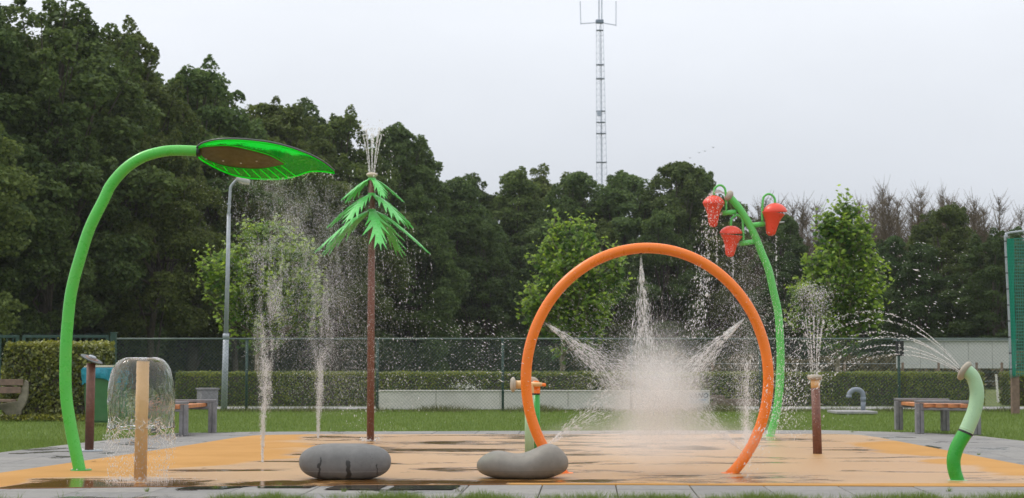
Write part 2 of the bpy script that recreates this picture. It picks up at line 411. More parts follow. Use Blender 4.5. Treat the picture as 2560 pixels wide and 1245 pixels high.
def groundmat(name, c1, c2, c3, sc=0.6):
    m, t, b = mat_base(name); n = t.nodes.new; l = t.links.new
    geo = n('ShaderNodeNewGeometry').outputs['Position']
    col = mixc(t, mrange(t, noise_node(t, geo, sc, 6, 0.6), 0.35, 0.65), c1, c2)
    col = mixc(t, mrange(t, noise_node(t, geo, sc*30, 5, 0.7), 0.45, 0.75, 0, 0.7), col, c3)
    l(col, b.inputs['Base Color']); b.inputs['Roughness'].default_value = 0.95; b.inputs['Specular IOR Level'].default_value = 0.15
    bp = n('ShaderNodeBump'); bp.inputs['Distance'].default_value = 0.03; bp.inputs['Strength'].default_value = 0.6
    l(noise_node(t, geo, 40, 4), bp.inputs['Height']); l(bp.outputs[0], b.inputs['Normal'])
    return m
M['lawn'] = groundmat('mown lawn', (0.08, 0.135, 0.026), (0.12, 0.175, 0.04), (0.13, 0.15, 0.05))
M['field'] = groundmat('rough field grass', (0.09, 0.13, 0.035), (0.13, 0.15, 0.05), (0.13, 0.12, 0.06))
M['litter'] = groundmat('leaf litter', (0.03, 0.022, 0.014), (0.05, 0.038, 0.022), (0.07, 0.05, 0.03))
M['gravel'] = groundmat('pale gravel', (0.30, 0.29, 0.29), (0.40, 0.39, 0.385), (0.18, 0.175, 0.17), 3)
M['sand'] = groundmat('joint sand', (0.06, 0.055, 0.04), (0.09, 0.08, 0.055), (0.05, 0.07, 0.025), 2)

# ------------------------------------------------------------------ ground sheets
def sheet(name, pts, z, mat, kind='structure'):
    mb = MB(); mb.poly([(p[0], p[1], z) for p in pts]); o = mb.build(name, mat); o['kind'] = kind
    return o
def rect(x0, x1, y0, y1): return [(x0, y0), (x1, y0), (x1, y1), (x0, y1)]
sheet('ground', rect(-700, 700, -60, 1400), -0.09, M['field'])
sheet('lawn', rect(-32, 32, 4, 41.6), -0.035, M['lawn'])
sheet('path', rect(-24, 24, 41.9, 44.2), -0.02, M['gravel'])
sheet('forest_floor', [(-70, 52), (-9, 72), (25, 84), (90, 86), (90, 190), (-70, 190)], -0.06, M['litter'])

OUT = [(-7.6, 14.72)] + [(-7.4, 17.5)] + [tuple(G(x, y).xy) for x, y in ((0, 1131), (202, 1107), (269, 1100), (430, 1082.5), (640, 1079.5), (1300, 1077), (2054, 1075), (2290, 1081), (2435, 1088.5), (2560, 1102))] + [(8.15, 20), (8.3, 14.66)]
OUT = OUT[::-1]
def area(p): return 0.5*sum(p[i][0]*p[(i+1) % len(p)][1]-p[(i+1) % len(p)][0]*p[i][1] for i in range(len(p)))
if area(OUT) < 0: OUT = OUT[::-1]
PADP = cat([Vector((-5.75, 16.4, 0)), Vector((-5.6, 17.2, 0)), G(0, 1184), G(336, 1135), G(485, 1112), G(600, 1094), G(680, 1088.5), G(900, 1087), G(1300, 1087), G(1900, 1086), G(2110, 1087),
            G(2190, 1094), G(2248, 1105), G(2397, 1133), G(2560, 1164.6), Vector((5.95, 17.4, 0)), Vector((5.7, 16.2, 0)), G(2560, 1217.5), G(1800, 1214), G(1280, 1212.5), G(500, 1217), G(0, 1223), Vector((-5.3, 15.85, 0))], 5, closed=True)
PADP = [(p.x, p.y) for p in PADP]
def inside(p, poly):
    r = False; n = len(poly)
    for i in range(n):
        a, b = poly[i], poly[(i+1) % n]
        if (a[1] > p[1]) != (b[1] > p[1]) and p[0] < (b[0]-a[0])*(p[1]-a[1])/(b[1]-a[1])+a[0]: r = not r
    return r
sheet('paving_bed', OUT, -0.012, M['sand'])
# pad: a slab of rubber with a rounded edge, lying on the paving level
mb = MB(); n = len(PADP)
cx = sum(p[0] for p in PADP)/n; cy = sum(p[1] for p in PADP)/n
def ringpts(k, z): return [((p[0]-cx)*k+cx, (p[1]-cy)*k+cy, z) for p in PADP]
rs = [ringpts(1.0, -0.01), ringpts(1.0, 0.006), ringpts(0.999, 0.010)]
for r_ in rs: mb.v += r_
for i in range(2):
    for k in range(n): mb.f.append([i*n+k, i*n+(k+1) % n, (i+1)*n+(k+1) % n, (i+1)*n+k])
mb.f.append([2*n+k for k in range(n)])
pad = mb.build('rubber_play_surface', M['pad']); pad['kind'] = 'structure'

def clip(poly, cp):
    o = poly; n = len(cp)
    for i in range(n):
        a, b = cp[i], cp[(i+1) % n]; src = o; o = []
        if not src: return []
        side = lambda p: (b[0]-a[0])*(p[1]-a[1])-(b[1]-a[1])*(p[0]-a[0])
        for j in range(len(src)):
            p, q = src[j], src[(j+1) % len(src)]; sp, sq = side(p), side(q)
            if sp >= 0: o.append(p)
            if (sp >= 0) != (sq >= 0):
                t = sp/(sp-sq); o.append((p[0]+(q[0]-p[0])*t, p[1]+(q[1]-p[1])*t))
    return o
paving = bpy.data.objects.new('paving', None); COL.objects.link(paving); paving['kind'] = 'structure'
ang = -math.atan(192/F_PX); ca, sa = math.cos(ang), math.sin(ang)
O0 = Vector((G(1353, 1225).x, 15.80)); SW, SD = 0.705, 0.6; nsl = 0
for i in range(-14, 14):
    for j in range(-3, 25):
        g = 0.005
        off = 0.0 if j % 2 else 0.0
        loc = [(i*SW+g+off, j*SD+g), ((i+1)*SW-g+off, j*SD+g), ((i+1)*SW-g+off, (j+1)*SD-g), (i*SW+g+off, (j+1)*SD-g)]
        q = [(O0.x+x*ca-y*sa, O0.y+x*sa+y*ca) for x, y in loc]
        if all(inside(p, PADP) for p in q): continue
        q = clip(q, OUT)
        if len(q) < 3 or abs(area(q)) < 0.01: continue
        c = (sum(p[0] for p in q)/len(q), sum(p[1] for p in q)/len(q))
        if abs(c[0]) > c[1]*0.305+1.2: continue
        dz = random.uniform(-0.0015, 0.0015); m_ = len(q)
        mb = MB(); tx, ty = random.uniform(-.002, .002), random.uniform(-.002, .002)
        for k, z in ((1.0, -0.05), (1.0, -0.005), (0.985, 0.0)):
            for p in q:
                x = c[0]+(p[0]-c[0])*k; y = c[1]+(p[1]-c[1])*k
                mb.v.append((x, y, z+dz+(x-c[0])*tx+(y-c[1])*ty))
        for a in range(2):
            for k in range(m_): mb.f.append([a*m_+k, a*m_+(k+1) % m_, (a+1)*m_+(k+1) % m_, (a+1)*m_+k])
        mb.f.append([2*m_+k for k in range(m_)])
        me = mb.mesh('paving_slab'); me.transform(Matrix.Translation((-c[0], -c[1], 0)))
        o = link('paving_slab', me, M['slab'], paving, world=False); o.location = (c[0], c[1], 0); nsl += 1
print('slabs', nsl)

# puddles on the near paving
def puddlemat():
    m, t, b = mat_base('standing water'); n = t.nodes.new; l = t.links.new
    b.inputs['Base Color'].default_value = (0.05, 0.048, 0.042, 1); b.inputs['Roughness'].default_value = 0.03; b.inputs['IOR'].default_value = 1.33
    b.inputs['Specular IOR Level'].default_value = 0.5
    geo = n('ShaderNodeNewGeometry').outputs['Position']
    bp = n('ShaderNodeBump'); bp.inputs['Distance'].default_value = 0.002; bp.inputs['Strength'].default_value = 0.15
    l(noise_node(t, geo, 30, 3), bp.inputs['Height']); l(bp.outputs[0], b.inputs['Normal']); return m
M['puddle'] = puddlemat()
for (a, b, c, d) in (((800, 1226), (950, 1226), (972, 1213.5), (845, 1213.5)), ((965, 1226), (1135, 1226), (1158, 1214.5), (985, 1215)), ((640, 1221.5), (775, 1221.5), (800, 1214), (640, 1214)), ((430, 1225), (560, 1224), (640, 1215.5), (470, 1218)), ((2290, 1119), (2330, 1123), (2360, 1121), (2320, 1114))):
    pts = [G(*q) for q in (a, b, c, d)]
    cpt = sum(pts, Vector())/4; res = []
    dense = []
    for i in range(4):
        for k in range(7): dense.append(pts[i].lerp(pts[(i+1) % 4], k/7))
    for p in dense:
        k = 1-0.12*(0.5+0.5*noise.noise(p*4)); res.append(cpt+(p-cpt)*k)
    mb = MB(); mb.poly([(p.x, p.y, 0.0075) for p in res]); o = mb.build('puddle', M['puddle']); o['kind'] = 'structure'

# ------------------------------------------------------------------ leaf quads
def unit(a): return a/np.maximum(np.linalg.norm(a, axis=1, keepdims=True), 1e-9)
def leaf_quads(name, pos, nrm, size, tone, aspect=0.62, rng=RNG):
    n = len(pos); nrm = unit(nrm); a = rng.normal(size=(n, 3)); u = unit(np.cross(nrm, a)); v = np.cross(nrm, u)
    s = size[:, None]
    V = np.stack([pos-u*s, pos+v*s*aspect, pos+u*s, pos-v*s*aspect], 1).reshape(-1, 3)
    Fc = np.arange(4*n, dtype=np.int32).reshape(n, 4)
    return np_mesh(name, V, Fc, tone)

def blades(name, x, y, z, h, wd, tone, lean=0.35, rng=RNG):
    n = len(x); th = rng.uniform(0, PI, n); dx = np.cos(th)*wd/2; dy = np.sin(th)*wd/2
    lx = rng.normal(size=n)*lean*h; ly = rng.normal(size=n)*lean*h
    V = np.empty((n, 3, 3)); V[:, 0] = np.c_[x-dx, y-dy, z]; V[:, 1] = np.c_[x+dx, y+dy, z]; V[:, 2] = np.c_[x+lx, y+ly, z+h]
    return np_mesh(name, V.reshape(-1, 3), np.arange(3*n).reshape(n, 3), tone)

outn = np.array(OUT)
def in_out(x, y):
    r = np.ones(len(x), bool)
    for i in range(len(outn)):
        a, b = outn[i], outn[(i+1) % len(outn)]
        r &= ((b[0]-a[0])*(y-a[1])-(b[1]-a[1])*(x-a[0])) > 0.02*math.hypot(*(b-a))
    return r
# lawn grass
n = 190000
yy = 24 + (41.7-24)*RNG.random(n)**1.15; xx = RNG.uniform(-15, 15, n)
yy = np.r_[yy, RNG.uniform(16, 26, 26000)]; xx = np.r_[xx, RNG.uniform(-11, -6, 26000)]
k = (~in_out(xx, yy)) & (np.abs(xx) < yy*0.36+0.6)
xx, yy = xx[k], yy[k]; n = len(xx)
me = blades('lawn_grass', xx, yy, np.full(n, -0.04), RNG.uniform(0.045, 0.075, n), RNG.uniform(0.006, 0.012, n), np.clip(RNG.normal(0.45, 0.25, n), 0, 1))
o = link('lawn_grass', me, M['grass_leaf']); tag(o, 'short mown green grass of the lawn behind the splash pad', 'grass', kind='stuff'); o.color = (1, 1, 1, 1)
# grass verge at the bottom of the picture
n = 40000
xx = RNG.uniform(-5.2, 5.2, n); yy = 14.80-np.abs(RNG.normal(0, 0.14, n))
cl_ = np.array([noise.noise(Vector((x*1.6, y*3, 0)))+0.5*noise.noise(Vector((x*6, y*5, 3))) for x, y in zip(xx, yy)])
k = cl_ > (np.where(xx < -2.9, 0.32, -0.05)); xx, yy, cl_ = xx[k], yy[k], cl_[k]; n = len(xx)
me = blades('verge_grass', xx, yy, np.full(n, -0.04), 0.05+(0.05+0.08*np.clip(cl_, 0, 1))*RNG.random(n)**1.5, RNG.uniform(0.004, 0.008, n), np.clip(RNG.normal(0.5, 0.3, n), 0, 1), 0.5)
o = link('verge_grass', me, M['grass_leaf']); tag(o, 'ragged grass fringe along the near edge of the paving', 'grass', kind='stuff')
# weeds sprouting from the joints
def tuft(px, py, h, n=14):
    c = G(px, py); x = c.x+RNG.normal(0, h*0.25, n); y = c.y+RNG.normal(0, h*0.25, n)
    return x, y, np.zeros(n), h*RNG.uniform(0.5, 1, n), np.full(n, 0.006), RNG.random(n)
for i, (px, py, h, lb) in enumerate(((368, 1229, .055, 'small grass tuft in the paving joint before the tan bubbler post'), (540, 1221, .035, 'tiny green weed on the wet slab left of the grey stones'), (700, 1213, .03, 'low weed at the pad edge just left of the first grey stone'), (2375, 1229, .06, 'leafy weed in the near paving below the bent pipe'), (1150, 1229, .10, 'tall thin weed stalks between the two grey stones'), (905, 1232, .09, 'dry weed stalks on the paving edge in front of the first grey stone'), (2447, 1137, .035, 'small weed at the pad edge right of the bent pipe'), (2130, 1081, .05, 'small weed at the back paving edge left of the right bench'), (860, 1229, .05, 'short weed under the left grey stone at the paving edge'))):
    me = blades('weed', *tuft(px, py, h, 22 if h < .07 else 12), lean=0.6); o = link('weed', me, M['weed'] if h > .08 else M['grass_leaf']); tag(o, lb, 'weed')
# rougher growth along the fence foot
n = 9000
xx = RNG.uniform(-7, 12, n); yy = RNG.normal(40.3, 0.35, n)
cl_ = np.array([noise.noise(Vector((x*0.9, 5, 0)))+0.4 for x in xx]); k = RNG.random(n) < np.clip(cl_, 0.08, 1); xx, yy, cl_ = xx[k], yy[k], cl_[k]; n = len(xx)
me = blades('fence_weeds', xx, yy, np.full(n, -0.04), RNG.uniform(0.08, 0.17, n)*(0.6+cl_), RNG.uniform(0.012, 0.03, n), RNG.random(n), 0.6)
o = link('fence_weeds', me, M['weed']); tag(o, 'rough olive weeds growing along the foot of the wire fence', 'weeds', kind='stuff')

# ------------------------------------------------------------------ trees: wood behind
def limb_path(rng, a, b, wob):
    a = Vector(a); b = Vector(b); pts = []
    for k in range(5):
        t = k/4; p = a.lerp(b, t); p += Vector(rng.normal(size=3)*wob*math.sin(PI*t)); pts.append(p)
    return pts
def oak_proto(seed, H, W, base, nclump=95, per=900, leaf=0.092, ragged=34):
    rng = np.random.default_rng(seed); C = []; 
    while len(C) < nclump:
        h = rng.random(); a = rng.uniform(0, 2*PI)
        env = min(1.0, 0.55+2.2*h)*(1-max(0, (h-0.30)/0.75)**1.7)
        rr = W/2*env*(0.55+0.45*rng.random())
        C.append((math.cos(a)*rr, math.sin(a)*rr, base+(H-base-0.4)*h, rng.uniform(0.55, 1.2)*(1-0.35*h)))
    for k in range(ragged):
        a = rng.uniform(0, 2*PI); rr = W*0.42*rng.random()**0.6; hh = 1-(rr/(W/2))**1.5*0.5
        C.append((math.cos(a)*rr, math.sin(a)*rr, base+(H-base)*hh+rng.uniform(-0.5, 0.6), rng.uniform(0.16, 0.42)))
    nrag = nclump
    P_, N_, S_, T_ = [], [], [], []
    for ci, (x, y, z, r) in enumerate(C):
        n = int(per*(r**1.7))+12; tall = ci >= nrag
        d = unit(rng.normal(size=(n, 3))); d[:, 2] = np.where(rng.random(n) < 0.6, np.abs(d[:, 2]), d[:, 2])
        # lobed clump surface
        q = r*(0.72+0.34*rng.random(n)**0.6)*(1+0.22*np.sin(d[:, 0]*6+x)*np.sin(d[:, 1]*5+y)*np.sin(d[:, 2]*7+z))
        p = d*q[:, None]*np.array([.85, .85, 1.4] if tall else [1, 1, 0.78])+np.array([x, y, z])
        P_.append(p); N_.append(d*0.6+rng.normal(size=(n, 3))*0.65+np.array([0, 0, 0.45])); S_.append(leaf*rng.uniform(0.6, 1.2, n))
        T_.append(np.clip(rng.normal(0.42+rng.uniform(-.12, .12), 0.22, n), 0, 1))
    P_ = np.concatenate(P_); 
    me = leaf_quads('crown', P_, np.concatenate(N_), np.concatenate(S_), np.concatenate(T_), 0.7, rng); me.materials.append(M['oak'])
    mb = MB(); top = Vector((rng.normal()*.4, rng.normal()*.4, H*0.8))
    path = cat([(0, 0, -0.2), (rng.normal()*.15, rng.normal()*.15, H*0.2), (rng.normal()*.3, rng.normal()*.3, H*0.5), top], 3)
    mb.tube(path, [0.24*(1-0.8*i/(len(path)-1)) for i in range(len(path))], 7)
    for k in range(16):
        c = C[int(rng.integers(0, nclump))]; t0 = rng.uniform(0.15, 0.75); j = int(t0*(len(path)-1))
        pp = limb_path(rng, path[j], (c[0], c[1], c[2]), 0.25); mb.tube(pp, [0.09, 0.07, 0.05, 0.035, 0.02], 4, cap=False)
    for k in range(ragged):
        c = C[nclump+k]; mb.tube([(c[0]*.7, c[1]*.7, c[2]-1.6), (c[0], c[1], c[2]+.1)], [0.03, 0.012], 3, cap=False)
    tm = mb.mesh('trunk'); tm.materials.append(M['bark']); tm.shade_smooth()
    return me, tm, H
protos = [oak_proto(21, 14, 8.0, 2.6), oak_proto(22, 14, 9.0, 3.4), oak_proto(23, 14, 7.2, 2.9, 90), oak_proto(24, 13, 8.2, 0.5, 110), oak_proto(25, 13, 7.0, 0.4, 100), oak_proto(26, 14, 6.2, 2.2, 80, ragged=40)]

sky_pts = [(-200, -60), (0, -25), (60, 5), (120, 40), (150, 85), (250, 95), (330, 130), (430, 150), (480, 195), (560, 195), (640, 225), (690, 270), (760, 290), (830, 320), (880, 350), (960, 355), (1040, 370), (1075, 415), (1120, 455), (1200, 455), (1320, 440), (1400, 440), (1480, 452), (1600, 452), (1640, 430), (1700, 412), (1750, 440), (1790, 500), (1860, 505), (1920, 530), (2000, 560), (2100, 580), (2250, 590), (2330, 560), (2420, 520), (2500, 560), (2560, 600), (2760, 620)]
def skyline(px):
    return float(np.interp(px, [a for a, b in sky_pts], [b for a, b in sky_pts]))
def edgeY(px): return float(np.interp(px, [-200, 0, 640, 1100, 1300, 1800, 2200, 2700], [56, 60, 78, 98, 104, 100, 84, 80]))
def copy_tree(name, proto, loc, sc, rz, label, color, group):
    cm, tm, H = proto
    r = empty(name, loc, label, 'tree', group); r.scale = sc; r.rotation_euler = (0, 0, rz)
    a = bpy.data.objects.new('crown', cm); a.color = (*color, 1); COL.objects.link(a); a.parent = r
    b = bpy.data.objects.new('trunk', tm); COL.objects.link(b); b.parent = r
    return r
marks = [(-200, 'at the far left edge of the wood'), (40, 'above the clipped block hedge'), (150, 'behind the tall green arching pole'), (270, 'above the gate post'), (400, 'above the water bell'), (520, 'left of the grey street lamp'), (650, 'behind the leftmost young plane tree'), (790, 'behind the tip of the green leaf shower'),
         (920, 'behind the frond water tree'), (1060, 'just right of the frond water tree'), (1200, 'left of the orange ring'), (1340, 'over the left shoulder of the orange ring'), (1450, 'just left of the lattice mast foot'), (1570, 'just right of the lattice mast foot'), (1700, 'left of the red bucket flowers'), (1830, 'behind the red bucket flowers'),
         (1950, 'right of the curved bucket stem'), (2080, 'behind the rightmost young plane tree'), (2200, 'right of the rightmost young plane tree'), (2320, 'above the black box on the fence post'), (2430, 'above the mushroom head of the bent pipe'), (2530, 'beside the green wind screen'), (2650, 'beyond the green wind screen')]
def mark(px): return min(marks, key=lambda m: abs(m[0]-px))[1]
rr = random.Random(5); oak_labels = []; oaks = []
def place(*a):
    oaks.append(place_(*a))
def place_(px, dY, frac, row, kinds, words):
    Y = edgeY(px)+dY; ty = skyline(px)
    zt = P(px, ty, Y).z*frac*rr.uniform(0.975, 1.035)*(1.0 if px < 800 else (1.03 if px < 1100 else 1.0))
    x = P(px, 900, Y).x; pr = protos[rr.choice(kinds)]
    s = zt/pr[2]; sx = s*rr.uniform(0.95, 1.25)
    hue = rr.random()
    br_ = rr.uniform(0.8, 1.2); colr = (br_*(0.82+0.36*max(0, hue-.4)), br_, br_*(1.0-0.25*hue))
    if px > 1850: colr = (colr[0]*.72, colr[1]*.8, colr[2]*.85)
    tone = 'olive brown' if hue > 0.75 else ('mid green' if hue > 0.4 else 'dark green')
    lb = f'{words[0]} {tone} oak {mark(px)}, {words[1]}'
    oak_labels.append((lb, x/Y))
    return copy_tree('oak_tree', pr, (x, Y, -0.06), (sx, sx, s), rr.uniform(0, 6.28), lb, colr, 'trees of the wood behind the splash pad')
x = -190
while x < 2700:
    Y = edgeY(x); low = x > 980
    place(x, rr.uniform(-1.5, 1.5), 0.78 if x < 2150 else 0.9, 0, [3, 4] if low else [0, 1, 2], ('shorter', 'front row'))
    x += 4.1/Y*F_PX*rr.uniform(0.85, 1.1)
x = -150
while x < 2700:
    Y = edgeY(x)+5
    place(x, 5+rr.uniform(-1, 1), 1.02, 1, [0, 1, 2, 5] if x < 980 else [3, 4, 5], ('tall', 'second row'))
    x += 3.5/Y*F_PX*rr.uniform(0.85, 1.1)
x = -190
while x < 2700:
    Y = edgeY(x)+11
    place(x, 11+rr.uniform(-1, 1), 1.0, 2, [3, 4, 3], ('rearmost', 'third row'))
    x += 5.2/Y*F_PX*rr.uniform(0.85, 1.1)
# trees further back close the gaps under the crowns
x = -180
for k in range(16):
    px = -190+k*190; Y = edgeY(px)+17
    place(px, 17, 0.9, 3, [3, 4], ('deep-wood', 'last row'))

byl = {}
for o, (lb, q) in zip(oaks, oak_labels): byl.setdefault(lb, []).append((q, o))
for lb, g in byl.items():
    if len(g) > 1:
        g.sort(key=lambda a: a[0])
        for w_, (q, o) in zip(['left-hand', 'right-hand'] if len(g) == 2 else ['left-hand', 'middle', 'right-hand', 'far right-hand'], g): o['label'] = w_+' '+lb
# bare larches on the right
def larch_proto(seed, H):
    rng = np.random.default_rng(seed); mb = MB(); lean = rng.normal()*0.25
    mb.tube([(0, 0, -.1), (lean*.5, 0, H*.5), (lean, 0, H)], [0.13, 0.08, 0.012], 5)
    me_t = mb.mesh('trunk'); me_t.materials.append(M['deadwood'])
    mb = MB()
    for k in range(230):
        h = H*(0.3+0.69*rng.random()); L_ = (H-h)*0.24+0.45; L_ *= rng.uniform(0.35, 1.35); a = rng.uniform(0, 2*PI)
        o = Vector((lean*h/H, 0, h)); d = Vector((math.cos(a), math.sin(a), rng.uniform(0.1, 1.9)))
        e1 = o+d*L_*0.6; e2 = e1+(d+Vector((0, 0, .6)))*L_*0.35
        mb.tube([o, e1, e2], [0.017, 0.011, 0.006], 3, cap=False)
        for j in range(9):
            t = rng.uniform(0.2, 1); b = o.lerp(e1, t); e = b+Vector(rng.normal(size=3)*0.3+np.array([0, 0, 0.28]))*L_*0.45
            mb.tube([b, e], [0.009, 0.004], 3, cap=False)
    me_b = mb.mesh('branches'); me_b.materials.append(M['deadwood'])
    return me_b, me_t, H
lp = [larch_proto(31, 13), larch_proto(32, 13), larch_proto(33, 12), larch_proto(34, 11), larch_proto(35, 14)]
ls = [(1915, 500), (1995, 520), (2035, 505), (2160, 485), (2195, 470), (2230, 500), (2275, 485), (2305, 478), (2335, 500), (2378, 488), (2405, 492), (2440, 482), (2468, 495), (2500, 505), (2535, 510)]
lw = ['short bare larch between the bucket stem and the rightmost young tree', 'bare larch just left of the crown of the rightmost young tree', 'slim bare larch half hidden by the rightmost young tree', 'bare larch touching the right side of the rightmost young tree crown', 'tallest bare larch, right of the rightmost young tree', 'lower bare larch in the gap right of the rightmost young tree', 'bare larch left of the pair above the black fence box', 'bare larch straight above the black fence box', 'thin bare larch right of the black fence box', 'bare larch above the bent pipe head, left one', 'bare larch above the bent pipe head, middle one', 'bare larch above the bent pipe head, right one', 'narrow bare larch between the bent pipe head and the green screen', 'bare larch just left of the green screen top', 'bare larch behind the green screen top corner']
for i, ((px, py), lb) in enumerate(zip(ls, lw)):
    Y = 99+rr.uniform(-3, 6); p = P(px, py-8, Y); pr = lp[(i*3) % 5]; s = p.z*rr.uniform(.93, 1.05)/pr[2]
    r = empty('bare_larch', (p.x, Y, -.06), lb, 'tree', 'bare larches above the evergreens at right'); k_ = rr.uniform(.75, 1.35); r.scale = (s*k_, s*k_, s); r.rotation_euler = (rr.uniform(-.03, .03), rr.uniform(-.05, .05), rr.uniform(0, 6))
    a = bpy.data.objects.new('branches', pr[0]); COL.objects.link(a); a.parent = r
    b = bpy.data.objects.new('trunk', pr[1]); COL.objects.link(b); b.parent = r

rank = [(1905, 'directly right of the right-hand red bucket'), (1938, 'above the right-hand red bucket'), (1962, 'between the right-hand bucket and the rightmost young tree'), (1985, 'close left of the rightmost young tree'), (2030, 'behind the left flank of the rightmost young tree'), (2150, 'behind the right flank of the rightmost young tree')]
rank += [(2170+k*19.5, f'{o_} one counted from the rightmost young tree to the green screen') for k, o_ in enumerate(('first', 'second', 'third', 'fourth', 'fifth', 'sixth', 'seventh', 'eighth', 'ninth', 'tenth', 'eleventh', 'twelfth', 'thirteenth', 'fourteenth', 'fifteenth', 'sixteenth'))]
for k, (px, rl) in enumerate(rank):
    px += rr.uniform(-5, 5); Y = 106+rr.uniform(-3, 8); p = P(px, rr.uniform(495, 540), Y); pr = lp[k % 5]; q_ = p.z/pr[2]; k_ = rr.uniform(.8, 1.4)
    r = empty('bare_larch', (p.x, Y, -.06), 'rear bare larch, '+rl, 'tree', 'bare larches of the rear rank'); r.scale = (q_*k_, q_*k_, q_); r.rotation_euler = (rr.uniform(-.03, .03), rr.uniform(-.04, .04), rr.uniform(0, 6))
    a = bpy.data.objects.new('branches', pr[0]); COL.objects.link(a); a.parent = r
    b = bpy.data.objects.new('trunk', pr[1]); COL.objects.link(b); b.parent = r
# scrub under the wood, beyond the hedge
n = 16000
xx = RNG.uniform(6.0, 26, n); yy = RNG.normal(76, 1.2, n); hh = np.array([1.3+0.7*noise.noise(Vector((x*.5, 0, 0))) for x in xx])
zz = hh*RNG.random(n)**0.7
me = leaf_quads('scrub', np.c_[xx, yy, zz], RNG.normal(size=(n, 3)), RNG.uniform(0.08, 0.16, n), RNG.random(n))
o = link('scrub', me, M['scrub']); tag(o, 'brownish bracken and scrub at the foot of the wood on the right', 'scrub', kind='stuff')

# ------------------------------------------------------------------ young plane trees
def plane_leaf():
    pts = [(0, -.35), (.14, -.22), (.42, -.30), (.30, -.05), (.52, .18), (.24, .22), (0, .62), (-.24, .22), (-.52, .18), (-.30, -.05), (-.42, -.30), (-.14, -.22)]
    V = [(x, y, -0.10*abs(x)-0.12*max(0, y)) for x, y in pts]
    return np.array([(0, 0, 0.03)]+V), np.array([(0, i+1, (i+1) % 12+1) for i in range(12)])
LV, LF = plane_leaf()
leaf_me = {}
for q, nm in ((0.2, 'a'), (0.55, 'b'), (0.9, 'c')):
    me = np_mesh('leaf', LV, LF, np.full(12, q)); me.materials.append(M['plane_leaf']); leaf_me[q] = me
def leafM(p, n, s, rng):
    n = Vector(n).normalized(); a = Vector(rng.normal(size=3)); u = n.cross(a).normalized(); v = n.cross(u)
    R = Matrix((u, v, n)).transposed().to_4x4()
    return Matrix.Translation(p) @ R @ Matrix.Scale(s, 4)
def young_tree(seed, base, lobes, shoots, label, leafs=0.175, per=18):
    rng = np.random.default_rng(seed)
    root = empty('young_plane_tree', base, label, 'tree', 'young plane trees beyond the hedge')
    mb = MB(); B = Vector(base); top = Vector(lobes[0][0]); 
    tp = cat([B+Vector((0, 0, -.1)), B+Vector((0.02, 0, 1.3)), Vector((B.x*.5+top.x*.5, B.y, 3.2)), top], 4)
    mb.tube(tp, [0.075*(1-0.8*i/(len(tp)-1)) for i in range(len(tp))], 8); 
    trunk = mb.build('trunk', M['bark_pale'], root, smooth=True)
    sp = []; mb = MB()
    for (c, rx, rz) in lobes:
        k = int(shoots*rx*rz)
        for j in range(k):
            d = unit(rng.normal(size=(1, 3)))[0]; q = 0.35+0.85*rng.random()**0.7
            e = Vector((c[0]+d[0]*rx*q, c[1]+d[1]*rx*q, c[2]+d[2]*rz*q))
            s = e-Vector((d[0]*.3, d[1]*.3, 0.35+0.1*rng.random())); sp.append((s, e, q))
            tt = tp[int(np.clip((s.z-tp[0].z)/(tp[-1].z-tp[0].z)*(len(tp)-1)*0.85, 3, len(tp)-1))]
            if j % 3 == 0: mb.tube([tt, s, e], [0.02, 0.012, 0.005], 3, cap=False)
            else: mb.tube([s, e], [0.009, 0.004], 3, cap=False)
    mb.build('branches', M['bark_pale'], root)
    Ls = []
    for (s, e, q) in sp:
        for j in range(per):
            t = j/per; p = s.lerp(e, t)+Vector(rng.normal(size=3)*0.11)
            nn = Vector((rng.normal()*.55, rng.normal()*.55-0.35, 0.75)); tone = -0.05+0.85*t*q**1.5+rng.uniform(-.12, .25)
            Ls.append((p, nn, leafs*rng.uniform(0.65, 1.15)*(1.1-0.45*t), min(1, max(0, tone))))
    Ls.sort(key=lambda a: a[0].y - 0.0*a[2])
    near = Ls[:300]; rest = Ls[300:]
    for (p, nn, s, tn) in near:
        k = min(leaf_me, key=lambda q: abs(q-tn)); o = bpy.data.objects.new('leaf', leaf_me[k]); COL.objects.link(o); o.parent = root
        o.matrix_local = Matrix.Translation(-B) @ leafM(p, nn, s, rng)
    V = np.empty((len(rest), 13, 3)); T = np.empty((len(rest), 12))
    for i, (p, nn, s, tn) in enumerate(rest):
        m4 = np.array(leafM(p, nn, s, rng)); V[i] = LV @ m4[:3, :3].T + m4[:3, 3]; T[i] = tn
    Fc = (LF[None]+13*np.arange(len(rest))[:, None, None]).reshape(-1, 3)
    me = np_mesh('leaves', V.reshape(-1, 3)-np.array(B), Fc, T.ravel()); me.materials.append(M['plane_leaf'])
    o = bpy.data.objects.new('leaves', me); COL.objects.link(o); o.parent = root; o['kind'] = 'stuff'
    return root
def lob(px, py, Y, rx, rz): p = P(px, py, Y); s = mpp(Y); return (p, rx*s, rz*s)
YT = 47.5
young_tree(41, G(640, 1005) * 1.0, [lob(665, 620, YT, 75, 80), lob(600, 680, YT, 85, 85), lob(710, 690, YT, 90, 90), lob(640, 760, YT, 95, 75), lob(740, 660, YT, 55, 60), lob(545, 660, YT, 50, 50), lob(650, 580, YT, 30, 45), lob(765, 740, YT, 45, 60)], 74, 'leftmost young plane tree, bright green, behind the fine spray and the street lamp')
young_tree(42, G(1405, 1003), [lob(1440, 620, YT, 85, 75), lob(1380, 700, YT, 75, 80), lob(1490, 710, YT, 80, 80), lob(1430, 780, YT, 85, 75), lob(1340, 755, YT, 42, 45), lob(1465, 565, YT, 25, 35), lob(1385, 580, YT, 32, 50), lob(1540, 660, YT, 32, 50)], 78, 'middle young plane tree, seen through the left side of the orange ring')
